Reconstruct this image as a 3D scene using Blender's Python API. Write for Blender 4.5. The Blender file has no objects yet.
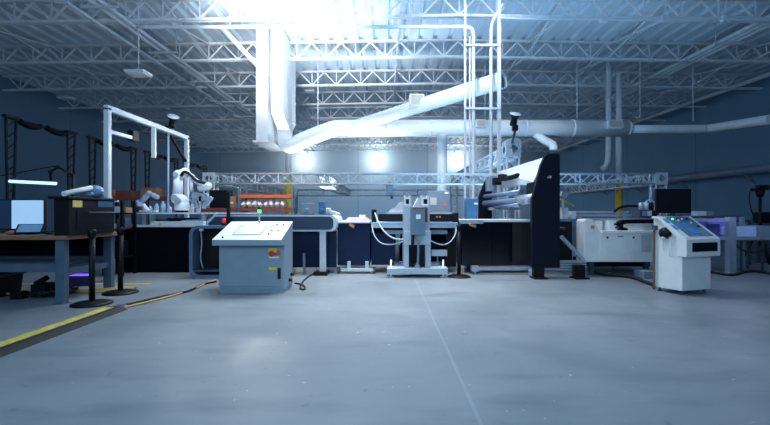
import bpy, math, random
from mathutils import Vector, Matrix
random.seed(7)
SC = bpy.context.scene
COL = SC.collection
V = Vector
PI = math.pi
# ------------------------------------------------------------------ survey helpers
F = 430.0
CH = 1.2
def X(px, D): return (px - 385.0) * D / F
def Z(py, D): return CH - (py - 212.5) * D / F
def P(px, py, D): return V((X(px, D), D, Z(py, D)))

# ------------------------------------------------------------------ materials
def lin(c):
    return tuple(((v / 255.0) / 12.92 if v / 255.0 <= 0.04045 else ((v / 255.0 + 0.055) / 1.055) ** 2.4) for v in c)
MATS = {}
def mat(name, rgb, rough=0.5, metal=0.0, var=0.12, scale=6.0, emit=None, estr=0.0, spec=0.5, bump=0.0):
    if name in MATS: return MATS[name]
    m = bpy.data.materials.new(name); m.use_nodes = True
    nt = m.node_tree; b = nt.nodes['Principled BSDF']
    c = lin(rgb)
    b.inputs['Roughness'].default_value = rough
    b.inputs['Metallic'].default_value = metal
    b.inputs['Specular IOR Level'].default_value = spec
    tc = nt.nodes.new('ShaderNodeTexCoord')
    n = nt.nodes.new('ShaderNodeTexNoise'); n.inputs['Scale'].default_value = scale
    n.inputs['Detail'].default_value = 4
    nt.links.new(tc.outputs['Object'], n.inputs['Vector'])
    r = nt.nodes.new('ShaderNodeValToRGB')
    r.color_ramp.elements[0].position = 0.3; r.color_ramp.elements[1].position = 0.7
    r.color_ramp.elements[0].color = tuple(x * (1 - var) for x in c) + (1,)
    r.color_ramp.elements[1].color = tuple(min(1, x * (1 + var * 0.6)) for x in c) + (1,)
    nt.links.new(n.outputs['Fac'], r.inputs['Fac'])
    nt.links.new(r.outputs['Color'], b.inputs['Base Color'])
    if bump:
        bp = nt.nodes.new('ShaderNodeBump'); bp.inputs['Strength'].default_value = bump
        nt.links.new(n.outputs['Fac'], bp.inputs['Height']); nt.links.new(bp.outputs['Normal'], b.inputs['Normal'])
    if emit:
        b.inputs['Emission Color'].default_value = lin(emit) + (1,)
        b.inputs['Emission Strength'].default_value = estr
    MATS[name] = m
    return m

white = mat('white_paint', (214, 222, 230), 0.4, 0, 0.06)
steelw = mat('white_steel', (205, 214, 224), 0.45, 0, 0.08)
alu = mat('aluminium', (178, 190, 204), 0.35, 0.55, 0.1)
ductm = mat('painted_duct', (238, 241, 244), 0.45, 0, 0.05, 2)
beige = mat('machine_cream', (232, 235, 236), 0.45, 0, 0.05)
consg = mat('cabinet_grey', (128, 150, 166), 0.45, 0, 0.05)
constop = mat('console_top', (212, 220, 225), 0.4, 0, 0.04)
grey = mat('mid_grey', (128, 146, 164), 0.5, 0, 0.1)
greyd = mat('dark_grey', (62, 74, 90), 0.55, 0, 0.15)
benchst = mat('bench_steel', (78, 97, 118), 0.5, 0.1, 0.12)
navy = mat('navy_panel', (24, 46, 78), 0.42, 0, 0.1)
skirtm = mat('navy_skirt', (18, 36, 68), 0.6, 0, 0.15, spec=0.2)
black = mat('black_plastic', (9, 12, 20), 0.5, 0, 0.2, spec=0.25)
blackg = mat('black_gloss', (10, 12, 18), 0.12, 0, 0.1)
plateb = mat('tower_plate', (9, 18, 36), 0.55, 0, 0.1, spec=0.2)
rubber = mat('rubber', (20, 23, 28), 0.75, 0, 0.2)
bluebox = mat('blue_box', (58, 112, 158), 0.5, 0, 0.08)
trussg = mat('silver_truss', (206, 216, 226), 0.5, 0.0, 0.1)
roofst = mat('roof_steel', (228, 233, 238), 0.55, 0, 0.1)
darkpost = mat('dark_post', (26, 34, 48), 0.6, 0, 0.2)
orange = mat('rack_orange', (206, 92, 40), 0.5, 0, 0.12)
rust = mat('rack_rust', (132, 66, 52), 0.6, 0, 0.2)
yellow = mat('safety_yellow', (228, 190, 30), 0.5, 0, 0.1)
yelltape = mat('yellow_tape', (206, 184, 84), 0.6, 0, 0.3, 14)
wood = mat('bench_wood', (140, 102, 78), 0.55, 0, 0.25, 9)
card = mat('cardboard', (168, 118, 84), 0.8, 0, 0.15)
sticky = mat('sticky_note', (246, 214, 120), 0.8, 0, 0.04)
bagm = mat('white_bag', (232, 232, 232), 0.75, 0, 0.08, 5, bump=0.2)
pinkm = mat('pink_cloth', (236, 214, 222), 0.8, 0, 0.08)
brass = mat('brass', (196, 150, 110), 0.35, 0.6, 0.2)
red = mat('red_plastic', (200, 36, 30), 0.4, 0, 0.08)
labw = mat('label_white', (236, 238, 240), 0.6, 0, 0.04)
laby = mat('label_yellow', (240, 200, 40), 0.6, 0, 0.05)
cablem = mat('grey_cable', (170, 184, 198), 0.5, 0, 0.1)
hosebr = mat('brown_hose', (120, 92, 80), 0.6, 0, 0.15)
bluep = mat('blue_print', (70, 150, 214), 0.5, 0, 0.3, 9)
purple = mat('purple_cloth', (132, 122, 226), 0.7, 0, 0.15)
palebl = mat('pale_blue', (176, 204, 238), 0.5, 0, 0.08)
robotw = mat('robot_white', (226, 232, 240), 0.3, 0, 0.04)
screenw = mat('screen_lit', (180, 205, 230), 0.3, 0, 0.02, emit=(150, 190, 225), estr=0.75)
screend = mat('screen_dark_pane', (24, 40, 66), 0.3, 0, 0.02, emit=(30, 50, 84), estr=0.5)
tabscr = mat('tablet_screen', (90, 130, 165), 0.25, 0, 0.1, emit=(80, 120, 160), estr=0.35)
tubel = mat('lamp_tube_lit', (220, 240, 255), 0.3, 0, 0.01, emit=(170, 222, 250), estr=1.6)
greenl = mat('beacon_green', (40, 190, 100), 0.3, 0, 0.02, emit=(70, 230, 130), estr=2.0)
redl = mat('beacon_red', (190, 30, 40), 0.3, 0, 0.02, emit=(220, 30, 40), estr=0.7)
purplel = mat('purple_led', (110, 80, 230), 0.3, 0, 0.02, emit=(120, 84, 250), estr=1.6)
lampglow = mat('lamp_diffuser', (240, 246, 255), 0.4, 0, 0.01, emit=(235, 244, 255), estr=1.2)
wallglow = mat('wall_lamp_lens', (255, 244, 220), 0.4, 0, 0.01, emit=(255, 240, 210), estr=12)
spotface = mat('spot_face', (236, 242, 248), 0.4, 0, 0.02)

def lines_mask(nt, coord, period, half, offset=0.0):
    """1 inside a thin line repeated along a coordinate socket"""
    a = nt.nodes.new('ShaderNodeMath'); a.operation = 'ADD'; a.inputs[1].default_value = offset + 1000 * period
    nt.links.new(coord, a.inputs[0])
    m = nt.nodes.new('ShaderNodeMath'); m.operation = 'MODULO'; m.inputs[1].default_value = period
    nt.links.new(a.outputs[0], m.inputs[0])
    l = nt.nodes.new('ShaderNodeMath'); l.operation = 'LESS_THAN'; l.inputs[1].default_value = half
    nt.links.new(m.outputs[0], l.inputs[0])
    return l.outputs[0]
def mixc(nt, fac, c1, c2):
    m = nt.nodes.new('ShaderNodeMix'); m.data_type = 'RGBA'
    if hasattr(fac, 'links'): nt.links.new(fac, m.inputs[0])
    else: m.inputs[0].default_value = fac
    for s, c in ((m.inputs[6], c1), (m.inputs[7], c2)):
        if hasattr(c, 'links'): nt.links.new(c, s)
        else: s.default_value = tuple(c) + (1,)
    return m.outputs[2]
def floor_material():
    m = bpy.data.materials.new('sealed_concrete'); m.use_nodes = True
    nt = m.node_tree; b = nt.nodes['Principled BSDF']
    tc = nt.nodes.new('ShaderNodeTexCoord'); sep = nt.nodes.new('ShaderNodeSeparateXYZ')
    nt.links.new(tc.outputs['Object'], sep.inputs[0])
    def noise(scale, detail, lo, hi, stretch=None):
        n = nt.nodes.new('ShaderNodeTexNoise'); n.inputs['Scale'].default_value = scale; n.inputs['Detail'].default_value = detail
        if stretch:
            mp = nt.nodes.new('ShaderNodeMapping'); mp.inputs['Scale'].default_value = stretch; mp.inputs['Rotation'].default_value = (0, 0, 0.5)
            nt.links.new(tc.outputs['Object'], mp.inputs[0]); nt.links.new(mp.outputs[0], n.inputs['Vector'])
        else: nt.links.new(tc.outputs['Object'], n.inputs['Vector'])
        r = nt.nodes.new('ShaderNodeMapRange'); r.inputs[1].default_value = lo; r.inputs[2].default_value = hi
        nt.links.new(n.outputs['Fac'], r.inputs[0]); return r.outputs[0]
    c = mixc(nt, noise(0.7, 6, 0.35, 0.65), lin((112, 122, 130)), lin((128, 137, 144)))
    c = mixc(nt, noise(2.2, 8, 0.52, 0.72, (0.5, 1.6, 1)), c, lin((106, 117, 126)))
    c = mixc(nt, noise(9, 3, 0.68, 0.76), c, lin((98, 110, 120)))
    c = mixc(nt, noise(14, 2, 0.74, 0.77), c, lin((176, 184, 190)))
    # one saw-cut joint along the hall, filled pale
    s = nt.nodes.new('ShaderNodeMath'); s.operation = 'SUBTRACT'; s.inputs[1].default_value = 0.645
    nt.links.new(sep.outputs[0], s.inputs[0])
    ab = nt.nodes.new('ShaderNodeMath'); ab.operation = 'ABSOLUTE'; nt.links.new(s.outputs[0], ab.inputs[0])
    lt = nt.nodes.new('ShaderNodeMath'); lt.operation = 'LESS_THAN'; lt.inputs[1].default_value = 0.012; nt.links.new(ab.outputs[0], lt.inputs[0])
    f = nt.nodes.new('ShaderNodeMath'); f.operation = 'MULTIPLY'; f.inputs[1].default_value = 0.22; nt.links.new(lt.outputs[0], f.inputs[0])
    c = mixc(nt, f.outputs[0], c, lin((172, 180, 186)))
    nt.links.new(c, b.inputs['Base Color'])
    rr = nt.nodes.new('ShaderNodeMapRange'); rr.inputs[3].default_value = 0.34; rr.inputs[4].default_value = 0.55
    nt.links.new(noise(1.6, 5, 0.3, 0.7), rr.inputs[0]); nt.links.new(rr.outputs[0], b.inputs['Roughness'])
    return m
def wall_material(name, axis, rgb):
    m = bpy.data.materials.new(name); m.use_nodes = True
    nt = m.node_tree; b = nt.nodes['Principled BSDF']; b.inputs['Roughness'].default_value = 0.7
    tc = nt.nodes.new('ShaderNodeTexCoord'); sep = nt.nodes.new('ShaderNodeSeparateXYZ')
    nt.links.new(tc.outputs['Object'], sep.inputs[0])
    n = nt.nodes.new('ShaderNodeTexNoise'); n.inputs['Scale'].default_value = 0.5; n.inputs['Detail'].default_value = 5
    nt.links.new(tc.outputs['Object'], n.inputs['Vector'])
    c = lin(rgb)
    col = mixc(nt, n.outputs['Fac'], [v * 0.85 for v in c], [min(1, v * 1.1) for v in c])
    col = mixc(nt, lines_mask(nt, sep.outputs[axis], 6.1, 0.05, 2.3), col, [v * 0.55 for v in c])
    nt.links.new(col, b.inputs['Base Color'])
    return m

# ------------------------------------------------------------------ mesh builder
class MB:
    def __init__(s): s.v = []; s.f = []; s.m = []; s.sm = []
    def add(s, vs, fs, mi=0, smooth=False, M=None):
        o = len(s.v)
        s.v += [tuple(M @ V(p)) if M else tuple(p) for p in vs]
        for f in fs:
            s.f.append(tuple(o + i for i in f)); s.m.append(mi); s.sm.append(smooth)
        return s
    def box(s, x0, x1, y0, y1, z0, z1, mi=0, M=None):
        x0, x1 = sorted((x0, x1)); y0, y1 = sorted((y0, y1)); z0, z1 = sorted((z0, z1))
        vs = [(x0, y0, z0), (x1, y0, z0), (x1, y1, z0), (x0, y1, z0), (x0, y0, z1), (x1, y0, z1), (x1, y1, z1), (x0, y1, z1)]
        return s.add(vs, [(0, 3, 2, 1), (4, 5, 6, 7), (0, 1, 5, 4), (1, 2, 6, 5), (2, 3, 7, 6), (3, 0, 4, 7)], mi, False, M)
    def cbox(s, c, size, rot=(0, 0, 0), mi=0):
        from mathutils import Euler
        M = Matrix.Translation(c) @ Euler(rot).to_matrix().to_4x4()
        a, b, d = size[0] / 2, size[1] / 2, size[2] / 2
        return s.box(-a, a, -b, b, -d, d, mi, M)
    def frame(s, p, q):
        d = (V(q) - V(p)); L = d.length; d.normalize()
        up = V((0, 0, 1)) if abs(d.z) < 0.95 else V((0, 1, 0))
        x = d.cross(up).normalized(); y = x.cross(d).normalized()
        M = Matrix.Identity(4)
        for i in range(3): M[i][0] = x[i]; M[i][1] = y[i]; M[i][2] = d[i]; M[i][3] = p[i]
        return M, L
    def bar(s, p, q, w, h=None, mi=0):
        h = h or w
        M, L = s.frame(p, q)
        return s.box(-w / 2, w / 2, -h / 2, h / 2, 0, L, mi, M)
    def tube(s, p, q, r, r2=None, n=10, mi=0, caps=True):
        r2 = r if r2 is None else r2
        M, L = s.frame(p, q)
        vs = [(r * math.cos(2 * PI * i / n), r * math.sin(2 * PI * i / n), 0) for i in range(n)]
        vs += [(r2 * math.cos(2 * PI * i / n), r2 * math.sin(2 * PI * i / n), L) for i in range(n)]
        s.add(vs, [(i, (i + 1) % n, n + (i + 1) % n, n + i) for i in range(n)], mi, True, M)
        if caps: s.add(vs, [tuple(range(n - 1, -1, -1)), tuple(range(n, 2 * n))], mi, False, M)
        return s
    def poly(s, pts, r, n=8, mi=0, smooth=2, caps=True):
        pts = [V(p) for p in pts]
        if smooth and len(pts) > 2:
            for _ in range(smooth):
                q = [pts[0]]
                for a, b in zip(pts, pts[1:]): q += [a.lerp(b, 0.25), a.lerp(b, 0.75)]
                q.append(pts[-1]); pts = q
        rings = []
        t0 = (pts[1] - pts[0]).normalized()
        ref = V((0, 0, 1)) if abs(t0.z) < 0.9 else V((1, 0, 0))
        x = t0.cross(ref).normalized()
        rr = r if callable(r) else (lambda t: r)
        for i, p in enumerate(pts):
            t = (pts[min(i + 1, len(pts) - 1)] - pts[max(i - 1, 0)]).normalized()
            x = (x - t * x.dot(t)).normalized(); y = t.cross(x)
            R = rr(i / (len(pts) - 1))
            rings.append([p + x * R * math.cos(2 * PI * k / n) + y * R * math.sin(2 * PI * k / n) for k in range(n)])
        vs = [v for ring in rings for v in ring]
        fs = []
        for i in range(len(pts) - 1):
            for k in range(n):
                fs.append((i * n + k, i * n + (k + 1) % n, (i + 1) * n + (k + 1) % n, (i + 1) * n + k))
        s.add(vs, fs, mi, True)
        if caps: s.add(rings[0], [tuple(range(n - 1, -1, -1))], mi); s.add(rings[-1], [tuple(range(n))], mi)
        return s
    def prism(s, prof, axis, a, b, mi=0, M=None):
        """profile polygon extruded along axis ('x': prof=(y,z), 'y': prof=(x,z), 'z': prof=(x,y))"""
        f = {'x': lambda u, v, t: (t, u, v), 'y': lambda u, v, t: (u, t, v), 'z': lambda u, v, t: (u, v, t)}[axis]
        n = len(prof)
        vs = [f(u, v, a) for u, v in prof] + [f(u, v, b) for u, v in prof]
        return s.add(vs, [tuple(range(n - 1, -1, -1)), tuple(range(n, 2 * n))] + [(i, (i + 1) % n, n + (i + 1) % n, n + i) for i in range(n)], mi, False, M)
    def lathe(s, c, prof, n=20, mi=0, axis=None):
        M = Matrix.Translation(c)
        if axis is not None: M = s.frame(c, V(c) + V(axis))[0]
        vs = [(r * math.cos(2 * PI * k / n), r * math.sin(2 * PI * k / n), z) for r, z in prof for k in range(n)]
        fs = [(i * n + k, i * n + (k + 1) % n, (i + 1) * n + (k + 1) % n, (i + 1) * n + k) for i in range(len(prof) - 1) for k in range(n)]
        return s.add(vs, fs, mi, True, M)
    def ball(s, c, r, sc=(1, 1, 1), n=12, mi=0, jit=0.0):
        vs = []; m = n // 2
        for i in range(m + 1):
            th = PI * i / m
            for k in range(n):
                ph = 2 * PI * k / n
                j = 1 + (random.uniform(-jit, jit) if 0 < i < m else 0)
                vs.append((c[0] + r * sc[0] * j * math.sin(th) * math.cos(ph), c[1] + r * sc[1] * j * math.sin(th) * math.sin(ph), c[2] + r * sc[2] * j * math.cos(th)))
        fs = [(i * n + k, (i + 1) * n + k, (i + 1) * n + (k + 1) % n, i * n + (k + 1) % n) for i in range(m) for k in range(n)]
        return s.add(vs, fs, mi, True)
    def build(s, name, mats, parent=None, bevel=0.0):
        if not isinstance(mats, (list, tuple)): mats = [mats]
        off = V((0, 0, 0)); p = parent
        while p: off += p.location; p = p.parent
        loc = V((0, 0, 0))
        if parent is None:
            xs = [p[0] for p in s.v]; ys = [p[1] for p in s.v]; zs = [p[2] for p in s.v]
            loc = V(((min(xs) + max(xs)) / 2, (min(ys) + max(ys)) / 2, min(zs)))
            off = loc
        me = bpy.data.meshes.new(name)
        me.from_pydata([tuple(V(p) - off) for p in s.v], [], s.f)
        for m in mats: me.materials.append(m)
        for pl, mi, sm in zip(me.polygons, s.m, s.sm): pl.material_index = mi; pl.use_smooth = sm
        me.update()
        import bmesh
        bm = bmesh.new(); bm.from_mesh(me)
        bmesh.ops.remove_doubles(bm, verts=bm.verts, dist=1e-5)
        bmesh.ops.recalc_face_normals(bm, faces=bm.faces); bm.to_mesh(me); bm.free()
        o = bpy.data.objects.new(name, me); COL.objects.link(o)
        o.location = loc; o.parent = parent
        if bevel:
            b = o.modifiers.new('bevel', 'BEVEL'); b.width = bevel; b.segments = 2; b.limit_method = 'ANGLE'; b.angle_limit = 0.6
        return o
def tag(o, label, cat, group=None, kind=None):
    o['label'] = label; o['category'] = cat
    if group: o['group'] = group
    if kind: o['kind'] = kind
    return o
def thing(name, loc, label, cat, group=None):
    o = bpy.data.objects.new(name, None); COL.objects.link(o); o.location = loc; o.empty_display_size = 0.1
    return tag(o, label, cat, group)
def struct(o): o['kind'] = 'structure'; return o
def bx(name, m, parent, *a, bevel=0.0): return MB().box(*a).build(name, m, parent, bevel)
def copy_tree(o, parent=None):
    c = o.copy(); COL.objects.link(c); c.parent = parent
    for ch in list(o.children): copy_tree(ch, c)
    return c

# ------------------------------------------------------------------ the hall
XL, XR, YB = -15.7, 15.5, 38.0
RX, RZ, SL = 2.0, 7.1, 0.0155
def roofz(x): return RZ - SL * abs(x - RX)
struct(MB().box(XL, XR, -3.0, YB, -0.2, 0.0).build('floor', floor_material()))
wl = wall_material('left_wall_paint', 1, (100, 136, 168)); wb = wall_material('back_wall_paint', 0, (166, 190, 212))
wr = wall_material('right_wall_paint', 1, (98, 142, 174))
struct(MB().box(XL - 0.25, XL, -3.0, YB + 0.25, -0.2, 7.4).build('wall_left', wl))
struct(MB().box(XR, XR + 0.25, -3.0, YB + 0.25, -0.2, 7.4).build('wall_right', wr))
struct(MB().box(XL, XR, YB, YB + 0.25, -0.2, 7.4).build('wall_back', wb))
# fluted steel roof deck
mb = MB(); prof = []
pitch = 0.5; x = XL
while x < XR:
    for dx, dz in ((0, 0), (0.03, -0.0), (0.30, 0.0), (0.36, 0.10), (0.45, 0.10)):
        if x + dx <= XR: prof.append((x + dx, roofz(x + dx) + dz))
    x += pitch
prof.append((XR, roofz(XR)))
vs = [(a, -3.0, b) for a, b in prof] + [(a, YB, b) for a, b in prof]
n = len(prof)
mb.add(vs, [(i, i + 1, n + i + 1, n + i) for i in range(n - 1)])
vs = [(a, -3.0, b + 0.12) for a, b in prof] + [(a, YB, b + 0.12) for a, b in prof]
mb.add(vs, [(i, n + i, n + i + 1, i + 1) for i in range(n - 1)])
struct(mb.build('ceiling', mat('deck_paint', (216, 232, 246), 0.6, 0, 0.1, 1.5)))

# roof trusses across the hall
ORD = ['first', 'second', 'third', 'fourth', 'fifth', 'sixth', 'seventh', 'eighth', 'ninth']
TY = [11.6 + 3.05 * k for k in range(9)]
def roof_truss(y, label):
    t = thing('roof_truss', (RX, y, RZ - 0.6), label, 'roof truss', 'roof trusses across the hall')
    for nm, dz, h in (('top_chord', -0.035, 0.06), ('bottom_chord', -0.6, 0.07)):
        m = MB()
        for a, b in ((XL, RX), (RX, XR)):
            for s in (-0.05, 0.05):
                m.bar((a, y + s, roofz(a) + dz), (b, y + s, roofz(b) + dz), 0.05, h)
        m.build(nm, roofst, t)
    m = MB(); step = 1.0; k = 0; x = XL + 0.2
    while x + step < XR:
        a, b, c = x, x + step / 2, x + step
        m.bar((a, y, roofz(a) - 0.06), (b, y, roofz(b) - 0.58), 0.045)
        m.bar((b, y, roofz(b) - 0.58), (c, y, roofz(c) - 0.06), 0.045)
        m.bar((b, y, roofz(b) - 0.58), (b, y, roofz(b) - 0.05), 0.03)
        x += step
    m.build('web', roofst, t)
for k, y in enumerate(TY):
    lb = 'pale steel lattice roof truss, ' + ('nearest of the row, along the top edge' if k == 0 else ('farthest of the row, by the back wall' if k == 8 else ORD[k] + ' of the row counting from the front'))
    roof_truss(y, lb)
# diagonal bridging that ties the trusses together, in lines along the hall
for i, (bxp, where) in enumerate(((-11.3, 'far left over the dark wall'), (-6.0, 'left of the tall drop ducts'), (0.4, 'over the middle of the hall'), (4.8, 'right of the white pipe drops'), (7.6, 'over the yellow-footed right column'), (12.6, 'far right by the wall'))):
    m = MB()
    for a, b in zip(TY, TY[1:]):
        m.bar((bxp, a, roofz(bxp) - 0.08), (bxp, b, roofz(bxp) - 0.56), 0.04)
        m.bar((bxp + 0.06, a, roofz(bxp) - 0.56), (bxp + 0.06, b, roofz(bxp) - 0.08), 0.04)
    tag(m.build('truss_bridging', roofst), 'line of crossed steel bridging bars between roof trusses, ' + where, 'bridging', 'bridging lines under the roof')

# pipes that run along the hall under the roof
def pipe_run(name, xs, z, y0, y1, r, trap, label, cat, group=None, tw=0.5):
    t = thing(name, (sum(xs) / len(xs), y0, z), label, cat, group)
    for x in xs: MB().tube((x, y0, z), (x, y1, z), r, n=8).build('pipe', steelw, t)
    for ty in trap:
        m = MB(); xa, xb = min(xs) - tw / 2 + 0.1, max(xs) + tw / 2 - 0.1
        m.bar((xa, ty, z - r - 0.03), (xb, ty, z - r - 0.03), 0.05)
        for x in (xa + 0.04, xb - 0.04): m.tube((x, ty, z - r - 0.03), (x, ty, roofz(x)), 0.012, n=6)
        m.build('hanger', steelw, t)
pipe_run('ceiling_pipe', [-7.65], 6.25, 7.5, 36, 0.045, [10.2, 13.2, 16.2, 19.2, 22.2, 25.2], 'single pale pipe along the left of the roof, left of the twin pipes', 'pipe')
pipe_run('ceiling_pipe', [-7.08, -6.86], 6.3, 7.5, 36, 0.05, [10.5, 13.5, 16.5, 19.5, 22.5], 'twin bright pipes side by side on trapeze hangers, left of the drop ducts', 'pipe', tw=0.9)
pipe_run('ceiling_pipe', [10.2, 10.42, 10.64], 6.4, 8, 37, 0.06, [9.7, 13, 16.3, 19.6, 22.9, 26.2], 'three pale pipes side by side on trapeze hangers under the right roof', 'pipe', tw=0.7)
pipe_run('ceiling_pipe', [14.3], 6.35, 9, 37, 0.09, [14.5, 20.5, 26.5], 'thick pale pipe high along the right wall', 'pipe')

# horizontal pipe that turns down, and the frame of conduit drops
DC = 10.5
t = thing('conduit_frame', (X(482, DC), DC, 0), 'tall white steel frame of two posts with crossbars, bringing conduits down beside the blue box', 'conduit frame')
zt = 6.25
MB().bar((X(465, DC), DC, 0), (X(465, DC), DC, zt + 0.6), 0.05).build('post', white, t)
MB().bar((X(499, DC), DC, 0), (X(499, DC), DC, zt + 0.7), 0.08).build('post', white, t)
for py in (46, 109, 175): MB().bar((X(464, DC), DC - 0.06, Z(py, DC)), (X(500, DC), DC - 0.06, Z(py, DC)), 0.045).build('crossbar', white, t)
MB().poly([(X(136, DC), DC + 0.02, Z(26.5, DC)), (X(300, DC), DC + 0.02, Z(26.5, DC)), (X(455, DC), DC + 0.02, Z(26.5, DC)), (X(468, DC), DC, Z(26.5, DC)), (X(473.5, DC), DC, Z(30, DC)), (X(473.5, DC), DC, Z(42, DC)), (X(473.5, DC), DC, 2.0), (X(473.5, DC), DC, 0.02)], 0.045).build('bent_pipe', white, t)
MB().tube((X(469.8, DC), DC, 0.02), (X(469.8, DC), DC, Z(36, DC)), 0.02).build('conduit', white, t)
MB().poly([(X(491, DC), DC, 0.02), (X(491, DC), DC, 3), (X(491, DC), DC, Z(36, DC)), (X(491.5, DC), DC, Z(24, DC)), (X(495, DC), DC, Z(17, DC)), (X(503, DC), DC, Z(4, DC))], 0.04).build('bent_pipe', white, t)
for a in range(7):
    MB().tube((X(140, DC) + 1.1 * a, DC + 0.02, Z(26.5, DC)), (X(140, DC) + 1.1 * a, DC + 0.02, roofz(-2)), 0.01, n=6).build('hanger_rod', steelw, t)
# draped cable under the roof, right
m = MB()
pts = []
for x0, x1 in ((499, 603), (603, 664), (664, 724), (724, 790)):
    for i in range(6):
        u = i / 6
        pts.append(P(x0 + (x1 - x0) * u, 18.5 + 4 * 4 * u * (1 - u) * 0.4 + (0 if x0 != 499 else -1), DC - 0.2))
m.poly(pts, 0.03, n=6, smooth=1)
for dz in (0.07,): m.poly([p + V((0, 0.05, dz + 0.03 * math.sin(i))) for i, p in enumerate(pts)], 0.02, n=6, smooth=1)
t = thing('draped_cable', P(499, 18, DC), 'pale cable draped in loops between clips under the upper right roof', 'cable')
m.build('cable', steelw, t)
m = MB()
for px in (603, 664, 724):
    m.cbox(P(px, 19, DC - 0.2), (0.12, 0.1, 0.14)); m.tube(P(px, 19, DC - 0.2), V((X(px, DC), DC - 0.2, roofz(X(px, DC)))), 0.012, n=6)
m.build('clip', steelw, t)

# columns with yellow feet
def column(px, D, label):
    x = X(px, D)
    t = thing('column', (x, D, 0), label, 'column', 'roof columns with yellow feet')
    m = MB(); m.tube((x, D, 2.4), (x, D, roofz(x) - 0.65), 0.11, n=14); m.build('shaft', white, t)
    m = MB(); m.tube((x, D, 0), (x, D, 2.4), 0.125, n=14); m.build('yellow_sleeve', yellow, t)
    m = MB(); m.box(x - 0.2, x + 0.2, D - 0.2, D + 0.2, roofz(x) - 0.65, roofz(x) - 0.62); m.build('cap_plate', white, t)
column(288.5, 16.0, 'white round column with yellow foot behind the orange rack')
column(619, 16.0, 'white round column with yellow foot behind the right machine')

# ------------------------------------------------------------------ ducts
DM = 15.0
main = thing('air_duct', P(340, 128, DM), 'long round white duct across the hall with a rising open-ended branch', 'duct')
rd = 8.3 * DM / F
# riser hopper
m = MB()
xa, xb, ya, yb = X(271, 13.5), X(283, 13.5), 13.5, 15.4
m.box(xa, xb, ya, yb, 4.32, roofz(-3.4) - 0.05)
m.build('drop_box', ductm, main)
m = MB()
cx, cy = X(285, 14.4), 14.4
N = 16
top = [(xa, ya), (xb, ya), (xb, yb), (xa, yb)]
def rect_pt(u):
    u = u % 1.0 * 4; i = int(u); f = u - i; a, b = top[i], top[(i + 1) % 4]
    return (a[0] + (b[0] - a[0]) * f, a[1] + (b[1] - a[1]) * f)
ring1 = [(*rect_pt(k / N), 4.32) for k in range(N)]
ring2 = [(cx + 0.24 * math.cos(2 * PI * k / N - 3 * PI / 4), cy + 0.24 * math.sin(2 * PI * k / N - 3 * PI / 4), 3.85) for k in range(N)]
m.add(ring1 + ring2, [(k, (k + 1) % N, N + (k + 1) % N, N + k) for k in range(N)])
m.build('taper', ductm, main)
m = MB()
for z in (5.1, 4.32): m.box(xa - 0.012, xb + 0.012, ya - 0.012, yb + 0.012, z - 0.015, z + 0.015)
m.build('seam_flange', ductm, main)
m = MB()
elb = [V((cx, cy, 3.88)), V((cx, cy, 3.64)), V((cx + 0.02, cy, 3.5)), V((cx + 0.14, cy, 3.42)), V((cx + 0.30, cy + 0.02, 3.46)), P(300, 141.5, 14.5), P(312, 136.6, 14.6), P(324, 131.9, 14.75), P(334, 128.3, 14.9), P(340, 127.9, DM), P(350, 128, DM), P(380, 128, DM)]
m.poly(elb, lambda t: 0.25 + 0.035 * t, n=18, smooth=2)
m.build('elbow', ductm, main)
m = MB(); m.tube(P(370, 128, DM), P(626, 128.2, DM), rd, n=22); m.build('main_run', ductm, main)
m = MB()
for px in (385, 430, 478, 525, 572): m.tube(P(px, 128, DM), P(px + 1.2, 128, DM), rd + 0.012, n=22)
m.build('joint_bands', ductm, main)
m = MB(); m.tube(P(626, 128.2, DM), P(632, 128.6, DM), rd, 0.16, n=20); m.build('reducer', ductm, main)
m = MB(); m.poly([P(631, 129, DM), P(700, 129, DM), P(708, 128.5, DM), P(716, 127.5, 14.6), P(770, 119.5, 12.8)], 0.145, n=16, smooth=1); m.build('small_run', ductm, main)
m = MB()
be = P(500.5, 80.5, 10.95); bs = P(352, 127, DM - 0.15)
m.poly([bs, bs.lerp(be, 0.5), be], lambda t: 0.19 + 0.03 * t, n=20, smooth=0, caps=False)
d = (be - bs).normalized()
m.tube(be - d * 0.02, be + d * 0.06, 0.225, 0.235, n=20, caps=False)
m.build('branch', ductm, main)
m = MB(); m.tube(be - d * 0.02, be, 0.215, n=20); m.build('mouth_shade_disc', mat('mouth_shade', (96, 108, 124), 0.6), main)  # dark disc set in the open mouth as the shade inside the branch
def register(c, axis, size, parent=main):
    m = MB(); M, L = m.frame(c, V(c) + V(axis)); w, h = size
    m.box(-w / 2, w / 2, -h / 2, h / 2, -0.12, 0.1, 0, M)
    o = m.build('register', ductm, parent)
    m = MB(); m.box(-w / 2 + 0.03, w / 2 - 0.03, -h / 2 + 0.03, h / 2 - 0.03, 0.1, 0.112, 0, M)
    m.build('grille', mat('grille', (196, 188, 176), 0.6), o)
register(V((0.93, 12.62, 4.47)), (0.1, -1, 0.15), (0.42, 0.36))
register(P(478.5, 126, DM) + V((0, -0.3, 0)), (0, -1, 0.1), (0.33, 0.27))
register(P(610, 126.5, DM) + V((0, -0.29, 0)), (0, -1, 0.15), (0.5, 0.28))
for px in (318, 485, 577, 640, 693):
    top_ = roofz(X(px, DM)); MB().tube(P(px, 121 if px > 350 else 128, DM), V((X(px, DM), DM, top_)), 0.016, n=6).build('hanger_rod', steelw, main)
m = MB(); m.poly([P(532, 131, DM), P(543, 139.5, DM - 0.1), P(550, 143, DM - 0.15), P(553.5, 145, DM - 0.2), P(553.5, 150, DM - 0.2)], 0.14, n=14, smooth=2); m.build('outlet', ductm, main)
m = MB(); m.tube(P(442, 133, DM), V((X(442, DM), DM, 1.6)), 0.17, n=18); m.tube((X(442, DM), DM, 0), (X(442, DM), DM, 1.6), 0.17, n=18); m.build('down_pipe', ductm, main)
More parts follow.
